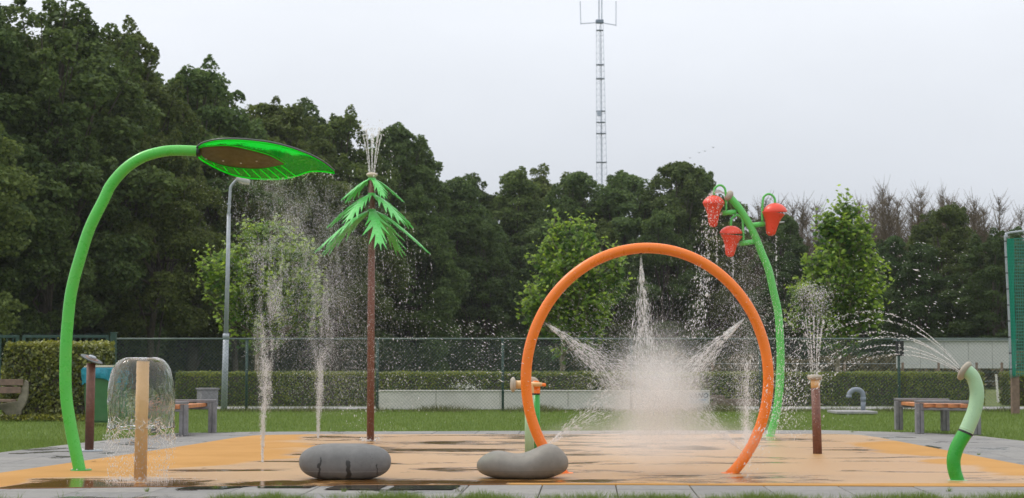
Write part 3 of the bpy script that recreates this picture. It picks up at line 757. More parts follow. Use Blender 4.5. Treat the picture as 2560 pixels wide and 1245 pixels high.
young_tree(43, G(2095, 1003), [lob(2112, 600, YT, 66, 66), lob(2090, 690, YT, 100, 75), lob(2110, 770, YT, 95, 65), lob(2012, 742, YT, 55, 55), lob(2175, 700, YT, 45, 70), lob(2115, 530, YT, 45, 45), lob(2075, 560, YT, 40, 55), lob(2117, 488, YT, 12, 25), lob(2158, 570, YT, 26, 38), lob(2045, 640, YT, 36, 36), lob(2185, 755, YT, 32, 40)], 78, 'rightmost young plane tree, tallest of the three, with a pointed leader')

# ------------------------------------------------------------------ hedges
def hedge(name, x0, x1, y0, y1, h, nl, ls, mat, label, round_=0.12, tint=(1, 1, 1), wav=0.02):
    root = empty(name, ((x0+x1)/2, (y0+y1)/2, 0), label, 'hedge')
    mb = MB(); mb.box(((x0+x1)/2, (y0+y1)/2, h/2-.06), (x1-x0-.12, y1-y0-.12, h-.08)); mb.build('inner_core', M['bark'], root)  # plain dark box filling the hedge behind its leaves
    W_, D_ = x1-x0, y1-y0; A = [W_*h, W_*h*0.25, D_*h, D_*h, W_*D_]; A = np.array(A)/sum(A); kk = RNG.choice(5, nl, p=A)
    u, v = RNG.random(nl), RNG.random(nl); p = np.zeros((nl, 3)); nr = np.zeros((nl, 3))
    for i, (f, nv) in enumerate(((lambda u, v: (x0+u*W_, y0+0*u, v*h), (0, -1, 0.25)), (lambda u, v: (x0+u*W_, y1+0*u, v*h), (0, 1, 0.25)), (lambda u, v: (x0+0*u, y0+u*D_, v*h), (-1, 0, .25)), (lambda u, v: (x1+0*u, y0+u*D_, v*h), (1, 0, .25)), (lambda u, v: (x0+u*W_, y0+v*D_, h+0*u), (0, 0, 1)))):
        m = kk == i; q = f(u[m], v[m]); p[m] = np.stack(q, 1); nr[m] = nv
    # rounded corners
    for ax, lo, hi in ((0, x0, x1), (1, y0, y1)):
        top = np.clip((p[:, 2]-(h-round_))/round_, 0, 1); ed = round_*(1-np.sqrt(np.clip(1-top**2, 0, 1)))
        side = (kk != 4); cen = (lo+hi)/2
        p[:, ax] = np.where(side & (np.abs(p[:, ax]-cen) > (hi-lo)/2-round_), p[:, ax]-np.sign(p[:, ax]-cen)*ed, p[:, ax])
    wv = np.array([noise.noise(Vector(q)*1.7)+0.5*noise.noise(Vector(q)*5) for q in p])
    p += nr*(wv*wav*1.5+RNG.normal(0, wav, nl)-RNG.random(nl)*0.05)[:, None]
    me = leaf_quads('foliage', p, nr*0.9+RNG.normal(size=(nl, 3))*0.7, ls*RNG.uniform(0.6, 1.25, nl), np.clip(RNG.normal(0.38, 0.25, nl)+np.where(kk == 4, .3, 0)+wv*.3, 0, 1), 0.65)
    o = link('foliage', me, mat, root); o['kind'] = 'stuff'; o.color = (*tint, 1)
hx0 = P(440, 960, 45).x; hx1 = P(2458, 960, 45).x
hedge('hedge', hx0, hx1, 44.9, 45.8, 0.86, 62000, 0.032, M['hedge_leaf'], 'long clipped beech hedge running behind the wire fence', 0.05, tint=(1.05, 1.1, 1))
hedge('hedge', P(2518, 960, 45).x, P(2518, 960, 45).x+4, 44.9, 45.8, 0.86, 9000, 0.032, M['hedge_leaf'], 'short piece of clipped hedge under the green wind screen at far right', 0.05)
hedge('hedge', -17, P(38, 900, 45).x, 44.9, 45.8, 0.9, 9000, 0.032, M['hedge_leaf'], 'far clipped hedge seen over the old bench at the left edge', 0.05, tint=(1.3, 1.2, 1))
hb = G(122, 1047); s = mpp(34.4)
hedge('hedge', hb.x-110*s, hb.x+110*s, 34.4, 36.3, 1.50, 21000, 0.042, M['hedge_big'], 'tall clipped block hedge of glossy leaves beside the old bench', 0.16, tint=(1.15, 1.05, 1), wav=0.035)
# fallen and trailing leaves in front of the block hedge
n = 1500
me = leaf_quads('hedge_litter', np.c_[RNG.uniform(hb.x-1.0, hb.x+1.0, n), RNG.normal(34.05, .15, n), RNG.uniform(-.02, .10, n)], RNG.normal(size=(n, 3))+np.array([0, 0, 1.2]), RNG.uniform(0.02, 0.045, n), RNG.random(n))
o = link('hedge_litter', me, M['hedge_big']); o.color = (1.5, 1.3, 1, 1); tag(o, 'low leafy runners and fallen leaves at the foot of the block hedge', 'ground cover', kind='stuff')
# white flowers over the low wall
for k, (px, py, lb) in enumerate(((1150, 962, 'loose white flower cluster above the white board, left one'), (1185, 968, 'larger white flower cluster above the white board, right one'))):
    n = 120; c = P(px, py, 43.9); me = leaf_quads('white_flowers', np.c_[RNG.normal(c.x, .16, n), RNG.normal(c.y, .06, n), np.abs(RNG.normal(c.z-.02, .06, n))], RNG.normal(size=(n, 3)), RNG.uniform(.012, .022, n), RNG.random(n)); 
    o = link('white_flowers', me, pm('white petals', (.7, .7, .62), .6)); tag(o, lb, 'flowers')

# ------------------------------------------------------------------ wire fence
FY = 40.6
fr = empty('wire_fence', (0, FY, 0), 'dark green chain link fence with grey top rail running behind the lawn', 'fence')
def fx(px): return P(px, 900, FY).x
posts = [617, 944, 1257, 1578, 1900, 2247]
top = P(1280, 847, FY).z
for px in posts:
    mb = MB(); x = fx(px); mb.tube([(x, FY, -.1), (x, FY, top-.02)], 0.034, 10); o = mb.build('post', M['fence_green'], fr, smooth=True)
    mb = MB(); mb.lathe([(0.0005, 0.03), (0.03, 0.02), (0.038, 0), (0.038, -.03)], (x, FY, top-.02), n=10, closed=False); mb.build('post_cap', M['fence_green'], o)
xs = [fx(290)] + [fx(p) for p in posts] + [fx(2524)]
for a, b in zip(xs[:-1], xs[1:]):
    mb = MB(); mb.tube([(a, FY-.01, top), (b, FY-.01, top)], 0.021, 8); mb.build('top_rail', M['fence_rail'], fr, smooth=True)
    mb = MB(); mb.tube([(a, FY-.05, P(1280, 930, FY).z), (b, FY-.05, P(1280, 930, FY).z)], 0.004, 4); mb.build('tension_wire', M['wire'], fr)
    # chain link panel: two sets of slanted wires
    mb = MB(); H_ = top-.04; z0 = 0.02; step = 0.088; k = a-H_
    while k < b:
        for sgn in (1, -1):
            xa, za = (k, z0) if sgn > 0 else (k+H_, z0)
            xb, zb = (k+H_, H_) if sgn > 0 else (k, H_)
            # clip to the bay
            def at(t): return (xa+(xb-xa)*t, za+(zb-za)*t)
            ts = sorted([max(0, min(1, (a-xa)/(xb-xa))), max(0, min(1, (b-xa)/(xb-xa)))])
            if ts[1]-ts[0] < 0.01: continue
            p, q = at(ts[0]), at(ts[1]); yo = FY-.037-(.004 if sgn > 0 else 0)
            mb.tube([(p[0], yo, p[1]), (q[0], yo, q[1])], 0.0024, 3, cap=False)
        k += step
    o = mb.build('chain_link_mesh', M['wire'], fr); o['kind'] = 'stuff'

# gate with bars at the left
GY = 38.0
gr = empty('bar_gate', (P(160, 900, GY).x, GY, 0), 'dark green double bar gate with spiked top rail at the left edge', 'gate')
zt, zb = P(100, 838, GY).z, 0.08
def gx(px): return P(px, 900, GY).x
def gbox(px0, px1, z0, z1, d, name, mat=M['fence_green']):
    mb = MB(); a, b = gx(px0), gx(px1); mb.box(((a+b)/2, GY, (z0+z1)/2), (b-a, d, z1-z0), bev=0.004); return mb.build(name, mat, gr)
for (a, b) in ((-160, 47), (55, 272)):
    gbox(a, a+8, zb, zt, .06, 'gate_stile'); gbox(b-8, b, zb, zt, .06, 'gate_stile'); gbox(a+8, b-8, zt-.06, zt, .05, 'gate_rail'); gbox(a+8, b-8, zb, zb+.06, .05, 'gate_rail')
    k = a+20
    while k < b-12:
        gbox(k, k+3.0, zb+.06, zt-.06, .025, 'bar'); k += 15.5
    mb = MB(); k = a+4
    while k < b-2:
        mb.lathe([(.006, 0), (.0015, .045)], (gx(k), GY, zt), n=4); k += 5.2
    o = mb.build('spike_strip', M['fence_green'], gr)
gp = empty('gate_post', (gx(282), GY, 0), 'thick square dark green post closing the bar gate', 'post')
mb = MB(); mb.box((gx(283), GY, P(283, 833, GY).z/2), (14*mpp(GY), .12, P(283, 833, GY).z), bev=.006); mb.build('shaft', M['fence_green'], gp)
mb = MB(); mb.box((gx(283), GY, P(283, 833, GY).z+.012), (17*mpp(GY), .15, .022), bev=.004); mb.build('cap', M['fence_green'], gp)
mb = MB(); mb.box((gx(273.5), GY-.02, 1.45), (.035, .09, .16), bev=.005); mb.build('lock_plate', M['galv'], gp)

# ------------------------------------------------------------------ green wind screen, right edge
WY = 38.2
wr = empty('wind_screen', (P(2545, 900, WY).x, WY, 0), 'tall green mesh wind screen on a grey tube frame at the right edge', 'screen')
def wx(px): return P(px, 900, WY).x
ztop = P(2520, 592, WY).z; zbot = P(2520, 945, WY).z
mb = MB(); mb.tube(cat([(wx(2527), WY, zbot), (wx(2524), WY, (ztop+zbot)/2), (wx(2519), WY, ztop-.12), (wx(2523), WY, ztop), (wx(2560), WY+.1, ztop+.13), (wx(2900), WY+.4, ztop+.35)], 5), .028, 8); mb.build('frame_tube', M['galv'], wr, smooth=True)
mb = MB()
for px in (2540, 2860):
    mb = MB(); mb.box((wx(px), WY+.12, (zbot+.05)/2-.05), (.17, .14, zbot+.15), bev=.01); mb.build('screen_post', M['oldwood'], wr)
def screenmat(name, c, hole):
    m, t, b = mat_base(name); n = t.nodes.new; l = t.links.new
    geo = n('ShaderNodeNewGeometry').outputs['Position']
    s = n('ShaderNodeSeparateXYZ'); l(geo, s.inputs[0])
    sx = math_(t, 'ABSOLUTE', math_(t, 'SINE', math_(t, 'MULTIPLY', s.outputs[0], 60))); sz = math_(t, 'ABSOLUTE', math_(t, 'SINE', math_(t, 'MULTIPLY', s.outputs[2], 42)))
    a = math_(t, 'MULTIPLY', mrange(t, sx, .3, .5), mrange(t, sz, .35, .6)); a = math_(t, 'MULTIPLY', a, hole)
    b.inputs['Base Color'].default_value = (*c, 1); b.inputs['Roughness'].default_value = .7
    tr = n('ShaderNodeBsdfTranslucent'); tr.inputs[0].default_value = (*c, 1)
    m0 = n('ShaderNodeMixShader'); m0.inputs[0].default_value = .4; l(b.outputs[0], m0.inputs[1]); l(tr.outputs[0], m0.inputs[2])
    tp = n('ShaderNodeBsdfTransparent'); ms = n('ShaderNodeMixShader'); l(a, ms.inputs[0]); l(m0.outputs[0], ms.inputs[1]); l(tp.outputs[0], ms.inputs[2])
    l(ms.outputs[0], t.nodes['Material Output'].inputs[0]); return m
def net(name, c0, c1, mat, dy, zt_, zb_):
    mb = MB(); nx, nz = 16, 14; x0, x1 = wx(c0), wx(c1)
    for j in range(nz+1):
        for i in range(nx+1):
            x = x0+(x1-x0)*i/nx; z = zb_+(zt_-zb_)*j/nz; mb.v.append((x, WY+dy+.02*math.sin(i*1.3+j*.7)+.015*math.sin(j*2.1), z+.03*math.sin(i*1.1)*(j in (0,))))
    for j in range(nz):
        for i in range(nx): q = j*(nx+1)+i; mb.f.append([q, q+1, q+nx+2, q+nx+1])
    return mb.build(name, mat, wr, smooth=True)
net('edge_band', 2524, 2541, screenmat('solid green netting', (.02, .30, .20), .12), .03, ztop-.04, zbot+.03)
net('netting', 2541.5, 2880, screenmat('open green netting', (.05, .19, .14), .75), .03, ztop-.02, zbot+.03)
mb = MB()
for k in range(9):
    z = zbot+.2+(ztop-zbot-.3)*k/8; x = wx(2527)+(wx(2519)-wx(2527))*((z-zbot)/(ztop-zbot))
    mb.lathe([(.034, -.012), (.034, .012)], (x, WY, z), n=8)
mb.build('tie_rings', M['black'], wr)

# ------------------------------------------------------------------ white boards behind the fence
wb = empty('white_board', (P(1350, 1000, 42).x, 41.4, 0), 'long low off white advertising board lying along the path behind the fence', 'board')
BY = 41.45
def board(px0, px1, pt, pb, Y, d, name, mat, parent):
    a, b = P(px0, pt, Y), P(px1, pt, Y); z0 = P(px0, pb, Y).z
    mb = MB(); mb.box(((a.x+b.x)/2, Y+d/2, (a.z+z0)/2), (b.x-a.x-.01, d, a.z-z0), bev=.01); return mb.build(name, mat, parent)
for a, b in ((943, 1090), (1090, 1250), (1250, 1420), (1420, 1590), (1590, 1775)):
    board(a, b, 977, 1024, BY, .08, 'board_panel', M['white'], wb)
    board(a, b, 975.5, 978.5, BY-.03, .16, 'top_edge', M['white'], wb)
def textobj(s, size, loc, mat, parent, name='lettering', ext=0.003, shear=0.0, rz=0.0):
    cu = bpy.data.curves.new(name, 'FONT'); cu.body = s; cu.size = size; cu.extrude = ext; cu.align_x = 'CENTER'; cu.align_y = 'CENTER'; cu.shear = shear; cu.offset = size*.012; cu.resolution_u = 2
    tmp = bpy.data.objects.new('tmp', cu); COL.objects.link(tmp); dg = bpy.context.evaluated_depsgraph_get(); me = bpy.data.meshes.new_from_object(tmp.evaluated_get(dg)); bpy.data.objects.remove(tmp)
    me.materials.clear(); me.transform(Matrix.Translation(loc) @ Matrix.Rotation(rz, 4, 'Z') @ Matrix.Rotation(PI/2, 4, 'X')); return link(name, me, mat, parent)
sg = board(1722, 1772, 981, 1009, BY-.012, .008, 'sign_plate', pm('sign white', (.62, .63, .66), .5), wb)
textobj('VANO', .165, P(1746.5, 989.5, BY-.02), pm('dark lettering', (.05, .055, .08), .5), sg, shear=0.15)
mb = MB(); c = P(1757, 999.5, BY-.018); mb.box(c, (.19, .006, .05)); mb.build('pale_blue_panel', pm('pale blue print', (.42, .5, .62), .5), sg)
textobj('. . - - - - - -', .06, P(1747, 1005.5, BY-.02), pm('grey lettering', (.25, .27, .32), .5), sg, 'small_print')
# stacked blocks right of the boards
bk = empty('low_block_wall', (P(1850, 1000, 42).x, 41.5, 0), 'low brown wall of stacked blocks right of the white board', 'wall')
for r_ in range(3):
    k = 1779+(6 if r_ % 2 else 0)
    while k < 1905:
        w_ = 17+rr.uniform(-1, 1)
        if not (r_ == 2 and k > 1805):
            c = P(k+w_/2, 1011-r_*9.0, 41.5); mb = MB(); mb.box((c.x, 41.6+rr.uniform(-.01, .01), max(c.z, .05)), ((w_-1)*mpp(41.5), .2, 8.4*mpp(41.5)), bev=.008); mb.build('block', M['brick'], bk)
        k += w_
# far pale board and its posts
fb = empty('pale_screen_board', (P(2385, 900, 62).x, 62, 0), 'large pale grey board on posts beyond the hedge, left of the wind screen', 'board')
for k in range(5):
    board(2240+k*60, 2300+k*60, 851, 921, 62, .06, 'board_panel', M['panelgrey'], fb)
board(2236, 2545, 848, 851.5, 61.9, .25, 'top_rail', M['galv'], fb)
for px in (2250, 2340, 2430, 2530):
    p = P(px, 921, 62.2); mb = MB(); mb.tube([(p.x, 62.2, -.1), (p.x, 62.2, p.z+.4)], .05, 8); mb.build('post', M['oldwood'], fb)
ff = empty('field_fence', (P(2450, 930, 56).x, 56, 0), 'thin wire field fence with wooden posts beyond the hedge gap', 'fence')
for px in (1560, 1780, 2110, 2255, 2345, 2440, 2503, 2590):
    p = P(px, 905, 56); mb = MB(); mb.tube([(p.x, 56, -.1), (p.x+.02, 56, 1.12)], .045, 7); mb.build('post', M['oldwood'], ff)
for z in (.5, .8, 1.08):
    mb = MB(); mb.tube([(P(1500, 900, 56).x, 56.03, z), (P(2640, 900, 56).x, 56.03, z)], .006, 4); mb.build('wire', M['galv'], ff)
mb = MB(); p = P(2494, 930, 50); mb.tube([(p.x, 50, -.05), (p.x-.05, 50, .78)], .035, 7); o = mb.build('white_stake', M['white']); tag(o, 'slightly leaning white stake in the gap at the end of the long hedge', 'stake')
# black sign box on the fence post
bx = empty('post_box', (P(2247, 872, FY-.1).x, FY-.14, P(2247, 872, FY).z), 'small black box with pale strip mounted high on the fence post by the pale board', 'box')
mb = MB(); mb.box((P(2246, 872, FY).x, FY-.14, P(2246, 871, FY).z), (.18, .10, .36), bev=.01); mb.build('housing', M['black'], bx)
mb = MB(); mb.box((P(2243.5, 872, FY).x, FY-.195, P(2246, 869, FY).z), (.018, .008, .24)); mb.build('pale_strip', M['concrete'], bx)

# grey utility box by the hedge
ub = empty('utility_box', G(533, 1012) , 'squat grey concrete box standing against the long hedge', 'box')
c = G(533, 1013); mb = MB(); mb.box((c.x-.05, 44.3, .20), (.44, .5, .44), bev=.012, rz=.45); mb.build('housing', M['concrete_dark'], ub)
mb = MB(); mb.box((c.x-.05, 44.3, .445), (.50, .56, .045), bev=.012, rz=.45); mb.build('lid', M['concrete_dark'], ub)

# ------------------------------------------------------------------ street lamp
lpY = 41.3
lr = empty('street_lamp', (P(560, 1015, lpY).x, lpY, 0), 'tall galvanised street lamp with bent arm behind the leaf shower', 'street lamp')
b0 = P(560, 1022, lpY); b0.z = -.05
mb = MB(); mb.tube([b0, P(565, 845, lpY)], [.078, .072], 14); mb.build('base_section', M['galv'], lr, smooth=True)
mb = MB(); mb.tube([P(565, 846, lpY), P(565, 834, lpY)], [.082, .078], 14); mb.build('collar', M['galv'], lr, smooth=True)
mb = MB(); mb.tube([P(565, 834, lpY), P(569, 690, lpY), P(572, 535, lpY)], [.058, .052, .048], 12); mb.build('pole', M['galv'], lr, smooth=True)
mb = MB(); mb.tube(cat([P(572, 535, lpY), P(574.5, 495, lpY), P(576, 472, lpY), P(582, 460, lpY), P(599, 443, lpY)], 5), .036, 10); mb.build('bent_arm', M['galv'], lr, smooth=True)
for py in (536, 510): mb = MB(); mb.tube([P(572.3, py+2, lpY), P(572.5, py-2, lpY)], .052, 12); mb.build('clamp', M['galv'], lr)
h0 = P(608, 451, lpY); mb = MB()
Mh = Matrix.Rotation(math.radians(12), 4, 'Y')
mb.box(h0, (.34, .22, .10), bev=.035, M=Mh); hd = mb.build('lamp_head', pm('lamp housing', (.42, .42, .40), .5), lr)
mb = MB(); mb.box(h0+Vector((.02, 0, -.065)), (.26, .18, .05), bev=.02, M=Mh); mb.build('lens', pm('lamp lens', (.5, .45, .36), .3), hd)

# ------------------------------------------------------------------ lattice mast
MY = 170.0
ms_ = empty('lattice_mast', (P(1504, 900, MY).x, MY, 0), 'very tall thin lattice radio mast with antenna arms beyond the wood', 'mast')
def mw(py): return np.interp(py, [60, 450], [17, 27])*mpp(MY)/2
zs0, zs1 = 0.0, P(1499, 62, MY).z
xm = lambda z: np.interp(z, [P(1504, 450, MY).z, zs1], [P(1504, 450, MY).x, P(1499, 62, MY).x])
hw = lambda z: float(np.interp(z, [P(1504, 450, MY).z, zs1], [26*mpp(MY)/2, 17*mpp(MY)/2]))
corners = [(-1, -.58), (1, -.58), (0, 1.15)]
for cx_, cy_ in corners:
    mb = MB(); mb.tube([(xm(z)+hw(z)*cx_, MY+hw(z)*cy_, z) for z in (0, 10, 20, 30, zs1)], .022, 6); mb.build('mast_leg', M['mast'], ms_)
mb = MB(); z = 12.0; k = 0
while z < zs1-.5:
    z2 = z+.62
    for i in range(3):
        a, b = corners[i], corners[(i+1) % 3]
        p = (xm(z)+hw(z)*a[0], MY+hw(z)*a[1], z); q = (xm(z2)+hw(z2)*b[0], MY+hw(z2)*b[1], z2); p2 = (xm(z)+hw(z)*b[0], MY+hw(z)*b[1], z)
        mb.tube([p, q], .010, 3, cap=False); mb.tube([p, p2], .009, 3, cap=False)
    z = z2
o = mb.build('lattice_bracing', M['mast'], ms_)
mb = MB(); mb.tube([(xm(5)+.12, MY, 5), (xm(zs1)+.12, MY, zs1+.3)], .04, 5); mb.build('cable_run', M['mast_dark'], ms_)
for py in (76, 162, 197, 278, 306, 334, 406):
    p = P(1500, py, MY); h_ = hw(p.z)*1.05; mb = MB(); mb.box((xm(p.z), MY, p.z), (2*h_, 1.6*h_, .045)); mb.build('platform', M['mast_dark'], ms_)
for s_, xa, xb, yb in ((-1, 1490, 1452, 59), (1, 1508, 1540, 63)):
    mb = MB(); mb.tube([P(1499, 56, MY), P(xb, yb, MY)], .045, 5); arm = mb.build('antenna_arm', M['mast'], ms_)
    mb = MB(); mb.tube([P(xb, yb+2, MY), P(xb-(1.5 if s_ < 0 else 0), 3, MY)], .04, 5); mb.build('antenna_rod', M['mast'], arm)
for xq in (1497.5, 1504.5):
    mb = MB(); mb.tube([P(xq, 60, MY), P(xq, -60, MY)], .06, 5); mb.build('top_pole', M['mast'], ms_)
mb = MB(); mb.box(P(1499, 54, MY), (.8, .6, .35), bev=.05); mb.build('head_frame', M['mast_dark'], ms_)
mb = MB(); mb.box(P(1497, 286, MY)+Vector((0, -.5, 0)), (.4, .2, .5), bev=.04); mb.build('small_dish_box', M['mast'], ms_)
# birds in the sky
for k, (px, py) in enumerate(((1748, 382), (1783, 369), (1725, 395), (1762, 378))):
    p = P(px, py, 120); mb = MB(); mb.tube([p+Vector((-.06, 0, 0)), p+Vector((.08, 0, .01))], [.02, .012], 5)
    mb.poly([p, p+Vector((-.03, .01, .0)), p+Vector((-.16, -.05, .07))]); mb.poly([p, p+Vector((.03, .01, 0)), p+Vector((.15, .05, .08))])
    o = mb.build('bird', M['black']); tag(o, ['tiny distant bird left of centre in the flock over the wood', 'rightmost tiny distant bird over the wood', 'leftmost tiny distant bird over the wood', 'tiny distant bird between the other flyers over the wood'][k], 'bird', 'distant birds')

# ------------------------------------------------------------------ benches
def bench(name, A, B, D_, C_, label, nsl=4):
    """frame corners on the ground: A back left, B front left, D_ front right, C_ back right"""
    A, B, C_, D_ = [Vector((p.x, p.y, 0)) for p in (A, B, C_, D_)]
    root = empty(name, (A+B+C_+D_)/4, label, 'bench', 'concrete benches with wooden slats')
    H_ = .545; lw = .125
    def leg(p):
        mb = MB(); 
        for dx in (-.033, .033): mb.box((p.x+dx, p.y, H_/2-.025), (.062, .13, H_-.05), bev=.012)
        return mb.build('leg', M['concrete_dark'], root)
    for p in (A, B, C_, D_): leg(p)
    def beam(p, q, z, h, d, nm='top_beam', mat=M['concrete_dark'], bev=.012, ext=.065):
        v = q-p; L_ = v.length; u = v.normalized(); c = (p+q)/2; mb = MB(); mb.box((c.x, c.y, z), (L_+2*ext, d, h), rz=math.atan2(v.y, v.x), bev=bev); return mb.build(nm, mat, root)
    beam(B, D_, H_-.022, .046, .13); beam(A, C_, H_-.022, .046, .13)
    beam(B, D_, .405, .04, .10, 'lower_rail'); beam(A, C_, .405, .04, .10, 'lower_rail')
    # slats running from the front beam to the back beam
    for k in range(nsl):
        t0 = (k+.5)/nsl; f = .07+(1-.14)*t0
        p = B.lerp(D_, f); q = A.lerp(C_, f); v = q-p; c = (p+q)/2; wd_ = (D_-B).length*(1-.16)/nsl-.012
        mb = MB(); mb.box((c.x, c.y, .458), (v.length+.12, wd_, .058), rz=math.atan2(v.y, v.x), bev=.006); mb.build('slat', M['wood'], root)
    return root
bench('concrete_bench', G(2247, 1075), G(2299, 1084), G(2441, 1087), G(2363, 1077.5), 'concrete bench with wooden slats right of centre, behind the bent pipe')
bench('concrete_bench', G(388, 1082), G(352, 1092), G(459, 1090), G(531, 1081), 'concrete bench with wooden slats half hidden by the water bell')
# old wooden bench at the left edge
ob = empty('old_bench', (G(20, 1048).x-.6, G(20, 1048).y, 0), 'weathered concrete and plank bench cut by the left edge', 'bench')
oy = G(30, 1049).y; q = mpp(oy)
def ox(px): return P(px, 1000, oy).x
def oz(py): return P(30, py, oy).z
prof = [(62, 949), (69, 955), (70, 968), (69, 990), (64, 1010), (54, 1027), (48, 1049), (18, 1049), (15, 1034), (8, 1026), (0, 1023), (0, 1010), (22, 1006), (44, 1003), (50, 985), (56, 965)]
for dx in (0, -1.55):
    mb = MB(); f0 = [(ox(a)+dx, oy-.02, oz(b)-0.0) for a, b in prof]; f1 = [(x, y+.09, z) for x, y, z in f0]; n = len(f0)
    mb.v = f0+f1; mb.f = [list(range(n)), list(range(n, 2*n))[::-1]]+[[i, (i+1) % n, n+(i+1) % n, n+i] for i in range(n)]
    o = mb.build('concrete_end', M['concrete_old'], ob); md = o.modifiers.new('b', 'BEVEL'); md.width = .012; md.segments = 2
for (ya, yb, xr, nm) in ((948, 963, 59, 'back_plank'), (967, 983, 54, 'back_plank')):
    mb = MB(); mb.box(((ox(xr)+ox(xr)-1.75)/2, oy-.06, (oz(ya)+oz(yb))/2), (1.75, .045, oz(ya)-oz(yb)), bev=.006); mb.build(nm, M['oldwood'], ob)
for k in range(3):
    mb = MB(); mb.box(((ox(45)*2-1.72)/2, oy-.16-.12*k, oz(1000.5)-.003*k), (1.72, .105, .045), bev=.006); mb.build('seat_plank', M['oldwood'], ob)

# ------------------------------------------------------------------ wheelie bin
bc = G(246, 1061); bs = mpp(bc.y)
br = empty('rubbish_bin', (bc.x, bc.y+.25, 0), 'green wheeled rubbish bin with a turquoise bag folded over its rim', 'bin')
def frus(w0, d0, z0, w1, d1, z1, c, bev=.02):
    bm = bmesh.new(); bmesh.ops.create_cube(bm, size=1)
    for v in bm.verts:
        t = v.co.z+.5; v.co = Vector((v.co.x*(w0+(w1-w0)*t), v.co.y*(d0+(d1-d0)*t), z0+(z1-z0)*t))
    bmesh.ops.bevel(bm, geom=list(bm.edges), offset=bev, segments=2, affect='EDGES'); mb = MB(); mb.bm(bm, Matrix.Translation(c)); return mb
cc = Vector((bc.x, bc.y+.28, 0))
frus(.52, .5, .03, .60, .6, 1.06, cc, .035).build('body', M['bin'], br, smooth=False)
frus(.66, .64, .90, .68, .66, 1.045, cc).build('bin_bag', M['bag'], br)
# hanging bag skirt with folds
mb = MB(); n = 64; ring_ = []
for k in range(n):
    a = 2*PI*k/n; c_, s_ = math.cos(a), math.sin(a); ex = .35
    ring_.append((math.copysign(abs(c_)**ex, c_), math.copysign(abs(s_)**ex, s_)))
for j, (z, gk) in enumerate(((1.06, .325), (1.0, .345), (.93, .34), (.86, .335), (.80, .33))):
    for k, (x, y) in enumerate(ring_):
        fo = 1+(.02+.012*j)*math.sin(k*1.9)*math.sin(k*.7+j*.5)
        zz = z+(.05*math.sin(k*.4+1)+.03*math.sin(k*1.1) if j == 4 else 0)
        mb.v.append((cc.x+x*gk*fo, cc.y+y*gk*fo*.97, zz))
for j in range(4):
    for k in range(n): mb.f.append([j*n+k, j*n+(k+1) % n, (j+1)*n+(k+1) % n, (j+1)*n+k])
mb.build('bag_skirt', M['bag'], br, smooth=True)
frus(.62, .60, 1.05, .56, .54, 1.10, cc).build('lid', M['binlid'], br)
for sx in (-.31, .31): mb = MB(); mb.lathe([(.02, -.035), (.10, -.035), (.105, 0), (.10, .035), (.02, .035)], (cc.x+sx, cc.y+.2, .105), (1, 0, 0), 18); mb.build('wheel', M['black'], br, smooth=False)

# ------------------------------------------------------------------ drain pipe with slab
dp = G(2140, 1032)
ds = empty('concrete_cover', (dp.x, dp.y, 0), 'pale round concrete cover lying on the lawn under the grey pipe', 'cover')
a, b = G(2086, 1033), G(2201, 1035); mb = MB(); mb.box(((a.x+b.x)/2, a.y+.3, .02), ((b.x-a.x), 1.2, .06), bev=.015); mb.build('slab', M['concrete'], ds)
dr = empty('vent_pipe', (dp.x, dp.y+.3, .05), 'grey plastic vent pipe bent over like a hook on the lawn', 'pipe')
PY = dp.y+.3
mb = MB(); mb.tube([P(2158, 1030, PY), P(2158, 1000, PY)], .055, 14); mb.build('riser', M['pvc'], dr, smooth=True)
mb = MB(); mb.tube([P(2158, 1003, PY), P(2158, 992, PY)], .064, 14); mb.build('socket', M['pvc'], dr, smooth=True)
mb = MB(); mb.tube(cat([P(2158, 992, PY), P(2156, 982, PY), P(2149, 975.5, PY), P(2140.5, 974, PY), P(2132, 975.5, PY), P(2124.5, 982, PY), P(2122, 990, PY)], 5), .056, 14); mb.build('bend', M['pvc'], dr, smooth=True)
mb = MB(); mb.tube([P(2122, 988, PY), P(2122, 994, PY)], .066, 14); mb.build('mouth', M['pvc'], dr, smooth=True)

def flange_bolts(parent, x, y, r, k=6, z=.016, s=.011):
    for i in range(k):
        a = 2*PI*i/k+.3; mb = MB(); mb.lathe([(s, 0), (s, .009), (s*.6, .013)], (x+r*math.cos(a), y+r*math.sin(a), z), n=6); mb.build('flange_bolt', M['steel'], parent)
